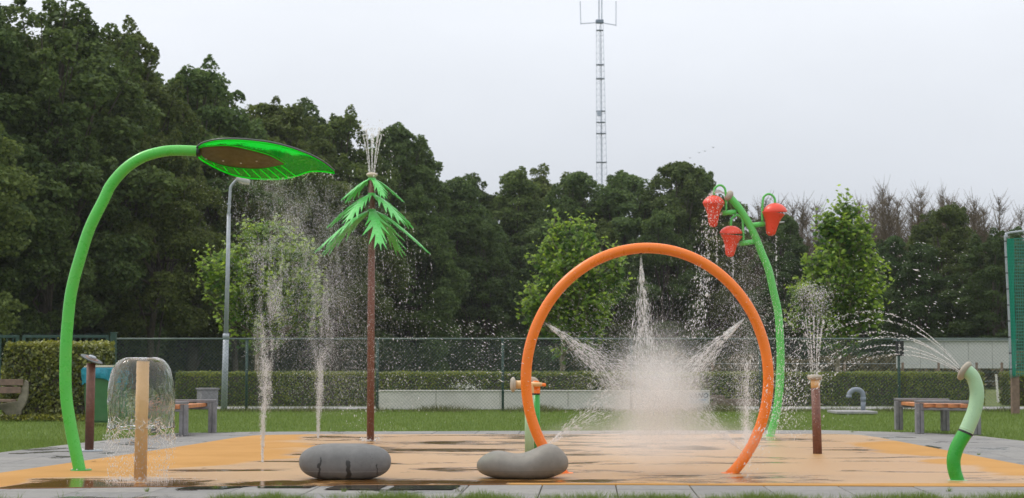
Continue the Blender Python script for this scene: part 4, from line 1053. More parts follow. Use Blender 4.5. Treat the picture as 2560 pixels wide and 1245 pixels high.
# ------------------------------------------------------------------ water helpers
def drops(name, pos, dirs, r, asp, label, cat_='water spray'):
    pos = np.asarray(pos, float); dirs = unit(np.asarray(dirs, float)); n = len(pos)
    k = pos[:, 2] > 0.012; pos, dirs = pos[k], dirs[k]; r = np.broadcast_to(r, (n,))[k]; asp = np.broadcast_to(asp, (n,))[k]; n = len(pos)
    r = r*np.exp(RNG.normal(-.06, .36, n)); asp = asp*np.exp(RNG.normal(0, .3, n))
    a = np.tile([0.3, 1.0, 0.2], (n, 1)); u = unit(np.cross(dirs, a)); v = np.cross(dirs, u); R = r[:, None]; A = (r*asp)[:, None]
    V = np.stack([pos+dirs*A, pos-dirs*A, pos+u*R, pos+v*R, pos-u*R, pos-v*R], 1).reshape(-1, 3)
    if len(pos) > 5000:          # fine spray: three sided slivers
        w2 = -0.5*u+0.866*v; w3 = -0.5*u-0.866*v
        V = np.stack([pos+dirs*A, pos-dirs*A*.6+u*R, pos-dirs*A*.6+w2*R, pos-dirs*A*.6+w3*R], 1).reshape(-1, 3)
        f = np.array([(0, 1, 2), (0, 2, 3), (0, 3, 1), (1, 3, 2)]); Fc = (f[None]+4*np.arange(n)[:, None, None]).reshape(-1, 3)
        me = np_mesh(name, V, Fc); o = link(name, me, M['drop']); tag(o, label, cat_, kind='stuff'); return o
    f = np.array([(0, 2, 3), (0, 3, 4), (0, 4, 5), (0, 5, 2), (1, 3, 2), (1, 4, 3), (1, 5, 4), (1, 2, 5)])
    Fc = (f[None]+6*np.arange(n)[:, None, None]).reshape(-1, 3)
    me = np_mesh(name, V, Fc); me.shade_smooth(); o = link(name, me, M['drop']); tag(o, label, cat_, kind='stuff'); return o
def PN(px, py, Y):
    px, py, Y = np.broadcast_arrays(np.asarray(px, float), np.asarray(py, float), np.asarray(Y, float))
    x = (px-1280)/F_PX; y = (622.5-py)/F_PX; dy = math.cos(TH)-y*math.sin(TH); dz = math.sin(TH)+y*math.cos(TH); t = Y/dy
    return np.stack([x*t, Y, CAM_H+dz*t], -1)
g9 = 9.81
def jet(o, v, n, t0, t1, jit=0.004, drag=0.0):
    t = t0+(t1-t0)*RNG.random(n); p = np.stack([o[0]+v[0]*t, o[1]+v[1]*t, o[2]+v[2]*t-g9*t*t/2], 1)
    d = np.stack([np.full(n, v[0]), np.full(n, v[1]), v[2]-g9*t], 1)
    p += RNG.normal(size=(n, 3))*(jit+0.035*t*jit/.004)[:, None] if True else 0
    return p, d, t

# ------------------------------------------------------------------ green leaf shower
LY = G(200, 1178).y
ls_ = empty('leaf_shower', (G(200, 1178).x, LY, 0), 'tall lime green arching pole carrying a big translucent green leaf', 'water feature')
cl = [(200, 1184), (198, 1170), (179, 1079), (165.5, 990), (164, 900), (168, 821), (179, 725), (205, 628), (227, 564), (259, 500), (278, 462), (313, 422), (355, 394), (401, 380), (442, 376), (500, 378)]
path = cat([P(x, y, LY) for x, y in cl], 5); m_ = len(path)
mb = MB(); mb.tube(path, [.0665*(1-.12*i/m_) for i in range(m_)], 24); mb.build('pole', M['green'], ls_, smooth=True)
mb = MB(); mb.lathe([(.01, .016), (.11, .016), (.115, .010), (.115, 0)], (G(203, 1178).x, LY, .004), n=28); mb.build('base_plate', M['green_deep'], ls_)
flange_bolts(ls_, G(203, 1178).x, LY, .092)
mb = MB(); mb.tube([P(493, 378, LY), P(501, 378.5, LY)], [.062, .06], 16); mb.build('rubber_collar', M['black'], ls_, smooth=True)
z5 = lambda x, y: (440+x/2.965, 300+y/2.965)
topc = [z5(*p) for p in ((146, 222), (160, 200), (200, 172), (300, 148), (430, 142), (560, 150), (700, 168), (850, 205), (1000, 262), (1100, 318), (1172, 377))]
botc = [z5(*p) for p in ((148, 228), (175, 283), (250, 332), (350, 382), (450, 417), (550, 434), (700, 441), (820, 433), (900, 413), (985, 384), (1070, 380), (1130, 386), (1172, 393))]
def resamp(pts, n, Y):
    c = cat([Vector((x, y, 0)) for x, y in pts], 12); s = [0]
    for a, b in zip(c[:-1], c[1:]): s.append(s[-1]+(b-a).length)
    o = []
    for k in range(n):
        q = s[-1]*k/(n-1); i = min(len(c)-2, max(0, np.searchsorted(s, q)-1)); f = (q-s[i])/max(1e-9, s[i+1]-s[i]); p = c[i].lerp(c[i+1], f); o.append(p)
    return o
NU, NV = 60, 22
tc_, bc_ = resamp(topc, NU, LY), resamp(botc, NU, LY)
def leafpt(i, v):
    a, b = tc_[i], bc_[i]; p = a.lerp(b, v); u = i/(NU-1); wdt = (1-(2*u-1)**4)
    Y = LY+(-.36+.72*v)*wdt; bul = .06*math.sin(PI*v)*wdt
    q = P(p.x, p.y, Y); q.z += bul; return q
mb = MB()
for i in range(NU):
    for j in range(NV): mb.v.append(tuple(leafpt(i, j/(NV-1))))
for i in range(NU-1):
    for j in range(NV-1): q = i*NV+j; mb.f.append([q, q+1, q+NV+1, q+NV])
def canopymat():
    m, t, b = mat_base('green acrylic'); n = t.nodes.new; l = t.links.new
    co = n('ShaderNodeTexCoord').outputs['Object']
    no = noise_node(t, co, 60, 4, .7); n2 = noise_node(t, co, 5, 5, .6, .5, (1, 1, .4))
    at = n('ShaderNodeAttribute'); at.attribute_name = 'upper_band'
    f = math_(t, 'ADD', at.outputs['Fac'], math_(t, 'MULTIPLY', math_(t, 'SUBTRACT', n2, .5), 1.1))
    band_mask = mrange(t, math_(t, 'ADD', f, math_(t, 'MULTIPLY', math_(t, 'SUBTRACT', no, .5), .9)), .42, .58)
    tr = n('ShaderNodeBsdfTranslucent'); tr.inputs[0].default_value = (.008, .60, .035, 1)
    tp = n('ShaderNodeBsdfTransparent'); tp.inputs[0].default_value = (.30, .72, .10, 1)
    gl = n('ShaderNodeBsdfGlossy'); gl.inputs['Roughness'].default_value = .12; gl.inputs[0].default_value = (.5, .5, .5, 1)
    ms = n('ShaderNodeMixShader'); l(mrange(t, band_mask, 0, 1, .16, .72), ms.inputs[0]); l(tp.outputs[0], ms.inputs[1]); l(tr.outputs[0], ms.inputs[2])
    m2 = n('ShaderNodeMixShader'); m2.inputs[0].default_value = .06; l(ms.outputs[0], m2.inputs[1]); l(gl.outputs[0], m2.inputs[2])
    l(m2.outputs[0], t.nodes['Material Output'].inputs[0]); return m
o = mb.build('leaf_panel', canopymat(), ls_, smooth=True)
at = o.data.attributes.new('upper_band', 'FLOAT', 'POINT')
at.data.foreach_set('value', [max(0, 1-1.75*(j/(NV-1))*(1 if i < 40 else .9)) for i in range(NU) for j in range(NV)])  # upper band of the panel is more translucent, fading downward
def brightmat():
    m, t, b = mat_base('glowing green acrylic edge'); n = t.nodes.new; l = t.links.new
    b.inputs['Base Color'].default_value = (.02, .75, .06, 1); b.inputs['Roughness'].default_value = .3
    tr = n('ShaderNodeBsdfTranslucent'); tr.inputs[0].default_value = (.03, .95, .08, 1); ms = n('ShaderNodeMixShader'); ms.inputs[0].default_value = .7
    l(b.outputs[0], ms.inputs[1]); l(tr.outputs[0], ms.inputs[2]); l(ms.outputs[0], t.nodes['Material Output'].inputs[0]); return m
M['bright'] = brightmat()
mb = MB(); mb.tube([leafpt(i, 0)+Vector((0, 0, .006)) for i in range(NU)], .0105, 8); mb.build('grey_rim', pm('grey rim', (.085, .10, .10), .4), ls_, smooth=True)
mb = MB(); mb.tube([leafpt(i, .99)+Vector((0, 0, -.004)) for i in range(NU)], .0085, 6); mb.build('green_edge', M['bright'], ls_, smooth=True)
mb = MB(); mb.tube([leafpt(i, .035)+Vector((0, 0, -.012)) for i in range(2, NU)], .006, 6); mb.build('green_edge', M['bright'], ls_, smooth=True)
# brown mounting plate
ptop = [z5(*p) for p in ((158, 225), (180, 205), (250, 194), (400, 191), (550, 220), (700, 264), (812, 326))]
pbot = [z5(*p) for p in ((158, 228), (200, 280), (260, 309), (340, 337), (450, 356), (600, 364), (700, 353), (812, 329))]
a_, b_ = resamp(ptop, 34, LY), resamp(pbot, 34, LY); mb = MB(); grid = []
def platept(i, v, dz=-.03):
    p = a_[i].lerp(b_[i], v); u = i/33; f = (p.y-350)/100.0
    Y = LY+(-.22+.44*v)*(1-(2*u-1)**4)*.9-.02; q = P(p.x, p.y, Y); return q
for i in range(34):
    for j in range(8): mb.v.append(tuple(platept(i, j/7)))
for i in range(33):
    for j in range(7): q = i*8+j; mb.f.append([q, q+1, q+9, q+8])
pl = mb.build('brown_plate', pm('brown laminate', (.085, .075, .014), .45, .25, 6, dirt=(.10, .065, .015), dirt_amt=.6), ls_, smooth=True); md = pl.modifiers.new('s', 'SOLIDIFY'); md.thickness = .012; md.offset = 1
mb = MB(); mb.tube([platept(i, 0)+Vector((0, -.004, 0)) for i in range(34)], .005, 5); mb.tube([platept(i, 1)+Vector((0, -.004, 0)) for i in range(34)], .005, 5); mb.build('plate_edge', M['bright'], pl)
for (bx_, by_) in ((405, 212), (335, 243), (465, 262), (545, 240), (670, 279), (729, 302), (350, 302), (482, 320), (598, 305), (222, 287), (250, 215), (415, 245)):
    x, y = z5(bx_, by_); mb = MB(); mb.lathe([(.001, .008), (.010, .006), (.012, 0)], P(x, y, LY-.03), (0, -.3, -1), 10); mb.build('bolt', M['steel'], pl)
# ribs between plate and lower edge
for (x0, y0, x1, y1) in ((275, 315, 290, 342), (352, 342, 382, 380), (428, 357, 470, 402), (495, 362, 550, 418), (558, 364, 628, 428), (620, 363, 706, 436), (676, 357, 772, 436), (728, 350, 832, 430), (780, 340, 886, 416)):
    pa, pb = z5(x0, y0), z5(x1, y1)
    Ya, Yb = LY+.18, LY+.33
    mb = MB(); mb.tube([P(*pa, Ya), P(*pb, Yb)], .0065, 5); mb.build('rib', M['bright'], ls_)

# ------------------------------------------------------------------ orange ring
RY = G(1850, 1185).y
rg = empty('orange_ring', (P(1618, 1185, RY).x, RY, 0), 'large orange tube ring that sprays water to its centre', 'water feature')
def rp(a, dr=0.0): return P(1618+(303+dr)*math.cos(a), 948-(328+dr)*math.sin(a), RY)
a0 = -math.asin((1190-948)/328)
mb = MB(); mb.tube([rp(a0+(PI-2*a0)*k/110) for k in range(111)], .0565, 24); mb.build('ring_tube', M['orange'], rg, smooth=True)
noz = {'top': (1602, 635), 'left': (1358, 804), 'right': (1865, 793), 'bl': (1365, 1116), 'br': (1857, 1129)}
ctr = P(1640, 1000, RY)
for k, (px, py) in noz.items():
    p = P(px, py, RY); d = (ctr-p).normalized(); mb = MB(); mb.lathe([(.012, -.012), (.020, -.008), (.020, .004), (.009, .006)], p, d, 12); mb.build('nozzle', M['black'], rg)
for px in (1352, 1851):
    q = P(px, 1185, RY); mb = MB(); mb.lathe([(.075, .014), (.085, .008), (.085, 0)], (rp(a0).x if px > 1600 else rp(PI-a0).x, RY, .004), n=24); mb.build('base_flange', M['orange'], rg)

# ------------------------------------------------------------------ frond water tree
TY = G(926, 1105).y; ts = mpp(TY)
tr_ = empty('frond_water_tree', (G(926, 1105).x, TY, 0), 'brown pole with three tiers of jagged green fronds and a jet on top', 'water feature')
tx = G(926, 1105).x
mb = MB(); mb.tube([(tx, TY, -.02), (tx, TY, P(926, 446, TY).z)], .053, 20); mb.build('pole', M['brown_wet'], tr_, smooth=True)
zc = P(926, 437, TY).z
mb = MB(); mb.lathe([(.02, -.045), (.06, -.03), (.083, -.008), (.083, .008), (.065, .026), (.03, .034), (.001, .036)], (tx, TY, zc), n=24); mb.build('nozzle_cap', pm('cream cap', (.55, .47, .36), .45), tr_, smooth=True)
def frond(z, az, reach, drop, wid, seed):
    rng = random.Random(seed); mb = MB(); n = 7; r0 = .045
    def sp(t):  # spine
        r = r0+reach*(t**.97); return r, z-drop*(t**1.25)
    d = Vector((math.cos(az), math.sin(az), 0)); lat = Vector((-math.sin(az), math.cos(az), 0)); B_ = Vector((tx, TY, 0))
    def pt(t, v):
        r, zz = sp(t); return B_+d*r+lat*v+Vector((0, 0, zz-abs(v)*.22))
    K = 5; sh = lambda t: wid*(.5+.5*min(1, t/.35))*(1-max(0, (t-.45)/.75))
    for sgn in (-1, 1):
        for k in range(K):
            t0, t1 = k/K*.95, (k+1)/K*.95; inn = .24*sh(t0)+.018; inn1 = .24*sh(t1)+.014
            tip = min(1.04, t1+.12+rng.uniform(-.02, .05)); wv = sh((t0+t1)/2)*rng.uniform(.7, 1.2)
            a, b = pt(t0, 0), pt(t1, 0); c, dd = pt(t0, sgn*inn), pt(t1, sgn*inn1); e_ = pt(tip, sgn*wv); c2 = c.lerp(dd, .04); d2 = c.lerp(dd, .80)
            mid = pt(t0+.7*(t1-t0), sgn*(inn+.38*(wv-inn)))
            mb.poly([a, b, dd, d2, c2, c]); mb.poly([c2, d2, e_])
    mb.poly([pt(.95, .014), pt(.95, -.014), pt(1.1, 0)])
    me = mb.mesh('frond'); bm = bmesh.new(); bm.from_mesh(me); bmesh.ops.remove_doubles(bm, verts=bm.verts, dist=.0008); bmesh.ops.recalc_face_normals(bm, faces=bm.faces); bm.to_mesh(me); bm.free()
    o = link('frond', me, M['frond'], tr_); md = o.modifiers.new('s', 'SOLIDIFY'); md.thickness = .011; md.offset = 0
    return pt(1.08, 0)
def frondmat():
    m = pm('green hdpe frond', (.13, .60, .13), .3, .08, 6, dirt=(.4, .72, .4), dirt_amt=.35); t = m.node_tree; n = t.nodes.new; l = t.links.new
    b = t.nodes['Principled BSDF']; tr = n('ShaderNodeBsdfTranslucent'); tr.inputs[0].default_value = (.16, .5, .03, 1); ms = n('ShaderNodeMixShader'); ms.inputs[0].default_value = .14
    l(b.outputs[0], ms.inputs[1]); l(tr.outputs[0], ms.inputs[2]); l(ms.outputs[0], t.nodes['Material Output'].inputs[0]); return m
M['frond'] = frondmat()
tips = []
for (py, azs, reach, drop, wid) in ((448, (-62, 8, 150, 205), .40, .30, .12), (486, (-40, 28, 172, 240), .58, .44, .175), (526, (-76, -4, 62, 150, 204), .76, .58, .21)):
    z = P(926, py, TY).z
    for k, a in enumerate(azs): tips.append(frond(z, math.radians(a), reach, drop, wid, py+k))
    mb = MB(); mb.lathe([(.056, -.02), (.060, 0), (.056, .02)], (tx, TY, z), n=20); mb.build('tier_collar', M['frond'], tr_)

# ------------------------------------------------------------------ bucket flower
BYY = G(1922, 1093).y; bsx = mpp(BYY)
bf = empty('bucket_flower', (G(1922, 1093).x, BYY, 0), 'curved green stem carrying three red tipping buckets with lids', 'water feature')
pth = cat([P(x, y, BYY) for x, y in ((1921, 1098), (1928, 1080), (1940, 1037), (1949, 967), (1951.5, 892), (1949.5, 836), (1945, 780), (1933, 725), (1921, 673), (1904, 632), (1889, 593), (1870, 555), (1848.7, 521), (1827, 494.7))], 5)
mb = MB(); mb.tube(pth, [.066*(1-.15*i/len(pth)) for i in range(len(pth))], 20); mb.build('stem', M['green_light'], bf, smooth=True)
mb = MB(); d = (P(1818, 485, BYY)-P(1848, 521, BYY)).normalized(); mb.lathe([(.05, -.06), (.085, -.035), (.092, 0), (.075, .03), (.001, .045)], P(1822, 490, BYY)+d*.01, (d+Vector((-.5, -.25, -.1))).normalized(), 22); mb.build('nozzle_cap', M['stonecap'], bf, smooth=True)
mb = MB(); mb.lathe([(.08, .012), (.12, .008), (.12, 0)], (G(1922, 1093).x, BYY, .004), n=24); mb.build('base_plate', M['green_light'], bf)
flange_bolts(bf, G(1922, 1093).x, BYY, .1, 6, .014)
def bucket(cx_, ylid_b, ytop, ybot, xl, xr, tilt, brx, bry, hookL, lb):
    """lid dome, cup, axle, branch and hook (source pixels)"""
    br_ = bf
    W_ = (xr-xl)/2*bsx
    top = P(cx_, ytop, BYY)
    ax = Vector((math.sin(tilt), 0, math.cos(tilt)))
    H_ = (ybot-ytop)*bsx
    cup = MB(); cup.lathe([(W_*.36, -H_+.03), (W_*.40, -H_+.05), (W_*.46, -H_*.72), (W_*.52, -H_*.55), (W_*.60, -H_*.38), (W_*.74, -H_*.2), (W_*.95, -H_*.03), (W_*.99, 0), (W_*.93, 0), (W_*.70, -H_*.2), (W_*.5, -H_*.5), (W_*.3, -H_*.7)], top, ax, 28, closed=False)
    cup.lathe([(.001, -H_), (W_*.2, -H_+.004), (W_*.36, -H_+.03)], top, ax, 28, closed=False)
    o = cup.build('bucket', M['red'], br_, smooth=True)
    lid = MB(); lt = P((xl+xr)/2, ylid_b, BYY); hd_ = (ylid_b-hookL[3])*bsx
    lid.lathe([(.001, hd_), (W_*.35, hd_*.93), (W_*.65, hd_*.72), (W_*.9, hd_*.38), (W_*1.02, hd_*.05), (W_*1.0, -.01), (W_*.6, -.004), (.001, 0)], lt, (0, -.12, 1), 28, closed=False)
    lid.build('bucket_lid', M['red'], br_, smooth=True)
    # axle ends
    ya = P(cx_, bry[1], BYY).z
    mb = MB(); mb.tube([Vector((P(brx[1], bry[1], BYY).x, BYY, P(brx[1], bry[1], BYY).z)), Vector((P(brx[2], bry[2], BYY).x, BYY, P(brx[2], bry[2], BYY).z))], .016, 10); mb.build('axle', M['steel'], br_, smooth=True)
    mb = MB(); mb.tube([P(brx[0], bry[0], BYY), P(brx[1], bry[1], BYY)], .040, 16); arm = mb.build('branch', M['green_light'], br_, smooth=True)
    mb = MB(); mb.tube([P(brx[1], bry[1], BYY), P(brx[1]+(brx[2]-brx[1])*.13, bry[1]+(bry[2]-bry[1])*.13, BYY)], .022, 10); mb.build('axle_sleeve', M['stonecap'], arm)
    hx, hy0, hx2, hy2, arch = hookL[0], hookL[1], hookL[2], hookL[3], hookL[4]
    mid = (hx+hx2)/2
    pts = [P(hx, hy0, BYY), P(hx, (hy0+arch)/2+8, BYY), P(hx+(mid-hx)*.12, arch+12, BYY), P(hx+(mid-hx)*.5, arch+3, BYY), P(mid, arch, BYY), P(hx2-(hx2-mid)*.5, arch+3, BYY), P(hx2-(hx2-mid)*.1, arch+11, BYY), P(hx2, hy2+2, BYY)]
    mb = MB(); mb.tube(cat(pts, 5), .018, 10); mb.build('lid_hook', M['green_light'], arm, smooth=True)
bucket(1784, 507.5, 510, 568.5, 1757, 1811.5, 0.03, (1840, 1806, 1762), (530, 533, 541), (1815, 526, 1784.5, 488, 463), 'x')
bucket(1829, 582, 589, 643, 1799.5, 1855.5, 0.10, (1886, 1849, 1806), (604, 609.5, 617), (1858, 602, 1827, 564, 538), 'x')
bucket(1933, 528, 533, 590.5, 1908, 1967.5, 0.13, (1875, 1911, 1961), (564, 559.5, 555.5), (1906, 553, 1938, 507, 485), 'x')

# ------------------------------------------------------------------ bubbler post and water bell
UY = G(350, 1205).y; ux = G(350.5, 1205).x
ur = empty('bubbler_post', (ux, UY, 0), 'round tan post under a bell of clear water', 'water feature')
tz = P(353, 903, UY).z
mb = MB(); mb.tube([(ux, UY, -.02), (ux+.011, UY, tz)], [.062, .0625], 28); mb.build('post', M['tan'], ur, smooth=True)
mb = MB(); mb.lathe([(.045, .0), (.05, .012), (.03, .014), (.001, .014)], (ux+.011, UY, tz), n=20); mb.build('nozzle_disc', M['steel'], ur)
bellp = [(14, 897), (30, 893.5), (43, 895), (55, 901), (65, 912), (73, 928), (78.5, 949), (82, 978), (82, 1005), (79, 1030), (78, 1052), (81, 1072), (85, 1095)]
bp_ = cat([Vector((a, b, 0)) for a, b in bellp], 9); NA = 220; sx_ = mpp(UY); bxc = P(353, 950, UY).x
mb = MB(); rows = len(bp_); zr = [P(353, q.y, UY).z for q in bp_]
def bell_r(j, k):
    a = 2*PI*k/NA; t = j/(rows-1); r = bp_[j].x*sx_
    w1 = noise.noise(Vector((math.cos(a)*2.2, math.sin(a)*2.2, t*3.0))); w2 = noise.noise(Vector((math.cos(a)*7, math.sin(a)*7, t*9+4))); w3 = noise.noise(Vector((math.cos(a)*16, math.sin(a)*16, t*22+4)))
    return r*(1+(.07*w1)*t**1.3+(.035*w2)*(.2+t)+.016*w3*(.25+t)), a
for j in range(rows):
    for k in range(NA):
        r, a = bell_r(j, k); zz = zr[j]+.012*noise.noise(Vector((math.cos(a)*3, math.sin(a)*3, 9)))*(j/rows)
        mb.v.append((bxc+math.cos(a)*r, UY+math.sin(a)*r, zz))
for j in range(rows-1):
    t = j/(rows-1)
    for k in range(NA):
        a = 2*PI*k/NA
        hole = noise.noise(Vector((math.cos(a)*5, math.sin(a)*5, t*5.5+2)))*.5+.5
        if t > .72 and hole > 1.42-1.05*((t-.72)/.28)**.55 - .35*(t > .9): continue
        mb.f.append([j*NA+k, j*NA+(k+1) % NA, (j+1)*NA+(k+1) % NA, (j+1)*NA+k])
me = mb.mesh('water_bell'); bm = bmesh.new(); bm.from_mesh(me)
bmesh.ops.delete(bm, geom=[v for v in bm.verts if not v.link_faces], context='VERTS'); bm.to_mesh(me); bm.free()
wbell = link('water_bell', me, M['bell'], smooth=True); tag(wbell, 'clear bell shaped sheet of water falling round the tan post', 'water'); md = wbell.modifiers.new('s', 'SOLIDIFY'); md.thickness = .004; md.offset = 0
# ragged strands at the hem of the bell, own object
mb = MB(); rs_ = random.Random(3)
for k in range(64):
    a = rs_.uniform(0, 2*PI); t = rs_.uniform(.78, .93); L_ = rs_.uniform(.08, .20); pts = []; w = rs_.uniform(-1.2, 1.2)
    for q in range(9):
        tt = t+L_*q/8; j = min(rows-1, tt*(rows-1)); aa = a+w*.30*(q/8)+.09*math.sin(q*1.1+k); jj = int(j); r = bp_[jj].x*sx_*1.0
        z = zr[jj]-(max(0, tt-1))*.8; pts.append(Vector((bxc+math.cos(aa)*r, UY+math.sin(aa)*r, z)))
    pts = [p for i, p in enumerate(pts) if i == 0 or (p-pts[i-1]).length > .004]
    if len(pts) < 3: continue
    pts = cat(pts, 3); rad = [.0048*(.5+.5*math.sin(i*.9+k)**2)*(1-.4*i/len(pts)) for i in range(len(pts))]; mb.tube(pts, rad, 6)
me = mb.mesh('water_strands'); o = link('water_strands', me, M['water'], wbell, True, True); o['kind'] = 'stuff'
n = 1500; th = RNG.uniform(0, 2*PI, n); r = 83*sx_*(1+RNG.normal(0, .1, n)); z = RNG.random(n)**.9*P(353, 1085, UY).z
cl_ = RNG.random(n) < .9; pos = np.c_[bxc+np.cos(th)*r*(.75+.25*z/.4), UY+np.sin(th)*r*.8, z]
drops('bell_drip', pos, np.c_[RNG.normal(0, .05, n), RNG.normal(0, .05, n), -np.ones(n)], RNG.uniform(.0016, .0034, n), RNG.uniform(1.2, 4, n), 'drops raining off the hem of the water bell to the pad')
n = 1500; rr_ = np.abs(RNG.normal(.12, .16, n)); th = RNG.uniform(0, 2*PI, n)
drops('bell_splash', np.c_[ux+np.cos(th)*rr_*1.3, UY+np.sin(th)*rr_, .012+np.abs(RNG.normal(0, .018, n))], RNG.normal(size=(n, 3))+[0, 0, 1], RNG.uniform(.0016, .004, n), 1.3, 'white splash crown round the foot of the tan bubbler post')

# ------------------------------------------------------------------ brown pedestal with disc
Q = G(223, 1128); QY = Q.y; qz = P(222, 908, QY).z
pr_ = empty('push_button_post', (Q.x, QY, 0), 'brown bollard with a tilted round metal button plate on top', 'post')
mb = MB(); mb.tube([(Q.x, QY, 0), (Q.x+.006, QY, qz)], .0575, 24); mb.build('post', M['brown'], pr_, smooth=True)
mb = MB(); mb.lathe([(.1, .016), (.17, .014), (.175, .006), (.175, 0)], (Q.x, QY, .003), n=32); mb.build('base_plate', M['galv'], pr_)
flange_bolts(pr_, Q.x, QY, .145, 6, .016)
dn = Vector((.46, -.10, 1)).normalized(); dc = P(229, 898, QY)
mb = MB(); mb.lathe([(.05, -.03), (.13, -.012), (.152, -.004), (.152, .006), (.14, .010), (.001, .010)], dc, dn, 36); dk = mb.build('button_plate', pm('dull metal plate', (.11, .12, .12), .55, .2, 20, metal=.3), pr_)
mb = MB(); mb.lathe([(.085, .008), (.09, .013), (.06, .016), (.06, .010)], dc, dn, 28, closed=False); mb.build('button_ring', pm('bronze ring', (.25, .13, .08), .5), dk)
mb = MB(); mb.lathe([(.052, .008), (.052, .036), (.044, .046), (.001, .048)], dc, dn, 24); mb.build('push_button', M['galv'], dk)

# ------------------------------------------------------------------ brown nozzle post on the right
Nn = G(2044, 1136); NY = Nn.y
nr_ = empty('fountain_post', (Nn.x, NY, 0), 'short brown post with tan collar and beige cap shooting thin jets upward', 'water feature')
p1, p2, p3 = P(2038.5, 969, NY), P(2037.5, 951, NY), P(2037, 943, NY)
mb = MB(); mb.tube([Vector((Nn.x, NY, -.02)), p1], [.058, .056], 20); mb.build('post', M['brown_wet'], nr_, smooth=True)
mb = MB(); mb.tube([p1-Vector((0, 0, .002)), p2+Vector((0, 0, .02))], .057, 20); mb.build('tan_collar', M['tan'], nr_, smooth=True)
mb = MB(); mb.lathe([(.04, -.035), (.08, -.03), (.095, -.008), (.095, .008), (.08, .026), (.04, .034), (.001, .036)], p3, n=28); mb.build('nozzle_cap', M['stonecap'], nr_, smooth=True)

# ------------------------------------------------------------------ bent pipe on the right
Vv = G(2393, 1203); VY = Vv.y
vr = empty('bent_pipe_sprayer', (Vv.x, VY, 0), 'two tone green swan neck pipe with a mushroom spray head at right', 'water feature')
low = cat([P(x, y, VY) for x, y in ((2396, 1207), (2392, 1195), (2386, 1175), (2384, 1150), (2389, 1128), (2398, 1107), (2414, 1081))], 6)
upp = cat([P(x, y, VY) for x, y in ((2414, 1081), (2424, 1058), (2435, 1030), (2441.5, 1000), (2441.5, 972), (2434, 946), (2423, 932), (2413, 925))], 6)
mb = MB(); mb.tube(low, [.0645+.008*i/len(low) for i in range(len(low))], 26); mb.build('lower_pipe', M['green_deep2'] if 'green_deep2' in M else pm('strong green enamel', (.028, .33, .03), .28, .05, 3), vr, smooth=True)
mb = MB(); mb.tube(upp, [.0735-.006*i/len(upp) for i in range(len(upp))], 26); mb.build('upper_pipe', M['mint'], vr, smooth=True)
jd = (P(2424, 1058, VY)-P(2414, 1081, VY)).normalized(); jo = P(2414, 1081, VY)
mb = MB(); mb.lathe([(.0755, -.010), (.0765, 0), (.0755, .010)], jo-jd*.002, jd, 28); mb.build('joint_gasket', M['black'], vr)
mb = MB(); mb.lathe([(.0742, .024), (.0758, .03), (.0742, .036)], jo, jd, 28); mb.build('joint_ring', M['mint'], vr, smooth=True)
hn = Vector((-.74, .40, .55)).normalized(); hc = P(2411, 927, VY)
mb = MB(); mb.lathe([(.055, -.03), (.085, -.028), (.103, -.012), (.106, .004), (.097, .020), (.07, .03), (.001, .036)], hc, hn, 32); mb.build('mushroom_head', M['stonecap'], vr, smooth=True)
mb = MB(); mb.lathe([(.06, .010), (.10, .008), (.10, 0)], (Vv.x+.005, VY, .004), n=24); mb.build('base_plate', M['mint'], vr)

# ------------------------------------------------------------------ two water cannons behind the ring
def cannon(px, py, wpx, colpost, colhead, label):
    p = G(px, py); Y = p.y; r = wpx/2*mpp(Y); root = empty('water_cannon', (p.x, Y, 0), label, 'water feature', 'water cannons behind the ring')
    zj = P(px, 987, Y).z
    mb = MB(); mb.tube([(p.x, Y, -.01), (p.x, Y, zj)], r, 22); mb.build('post', colpost, root, smooth=True)
    mb = MB(); mb.tube([(p.x, Y, zj), (p.x, Y, zj+.02)], r*1.02, 22); mb.build('swivel_ring', M['black'], root, smooth=True)
    return root, p, Y, r, zj
cr_, p, Y, r, zj = cannon(1323.5, 1139, 23, M['mint'], M['tan'], 'pale green water cannon with tan barrel pointing right')
zb_ = P(1320, 961, Y).z
mb = MB(); mb.tube(cat([(p.x, Y, zj+.02), (p.x, Y, zj+.07), (p.x-.01, Y, zb_)], 4), [r]*9, 20); mb.build('swivel_head', M['tan'], cr_, smooth=True)
mb = MB(); mb.tube([P(1288, 961.5, Y), P(1322, 961, Y)], .052, 20); mb.tube([P(1322, 960.5, Y), P(1352, 961, Y), P(1355.5, 961, Y)], [.030, .026, .022], 16); bl = mb.build('barrel', M['tan'], cr_, smooth=True)
mb = MB(); mb.tube([P(1355, 961.5, Y), P(1363, 962, Y), P(1365, 962, Y)], [.021, .021, .012], 14); mb.build('barrel_tip', M['orange'], bl, smooth=True)
mb = MB(); mb.lathe([(.03, -.035), (.07, -.025), (.096, -.004), (.096, .012), (.07, .03), (.03, .038), (.001, .04)], P(1283, 961.5, Y), (-1, -.12, 0), 26); mb.build('hand_wheel', M['stonecap'], cr_, smooth=True)
cr2, p, Y, r, zj = cannon(1341.5, 1123, 17, M['green_deep'], M['orange'], 'dark green water cannon with orange head, behind the pale green one')
zb_ = P(1340, 962, Y).z
mb = MB(); mb.tube(cat([(p.x, Y, zj+.02), (p.x, Y, zj+.07), (p.x, Y, zb_)], 4), [r*1.08]*9, 20); mb.tube([(p.x, Y-.06, zb_), (p.x-.02, Y+.12, zb_)], .056, 18); mb.tube([(p.x, Y-.06, zb_), (p.x+.02, Y-.30, zb_)], [.03, .025], 14); mb.build('swivel_head', M['orange'], cr2, smooth=True)
mb = MB(); mb.lathe([(.03, -.03), (.08, -.02), (.108, 0), (.08, .03), (.001, .04)], (p.x-.06, Y+.13, zb_), (-.15, 1, 0), 26); mb.build('hand_wheel', M['stonecap'], cr2, smooth=True)

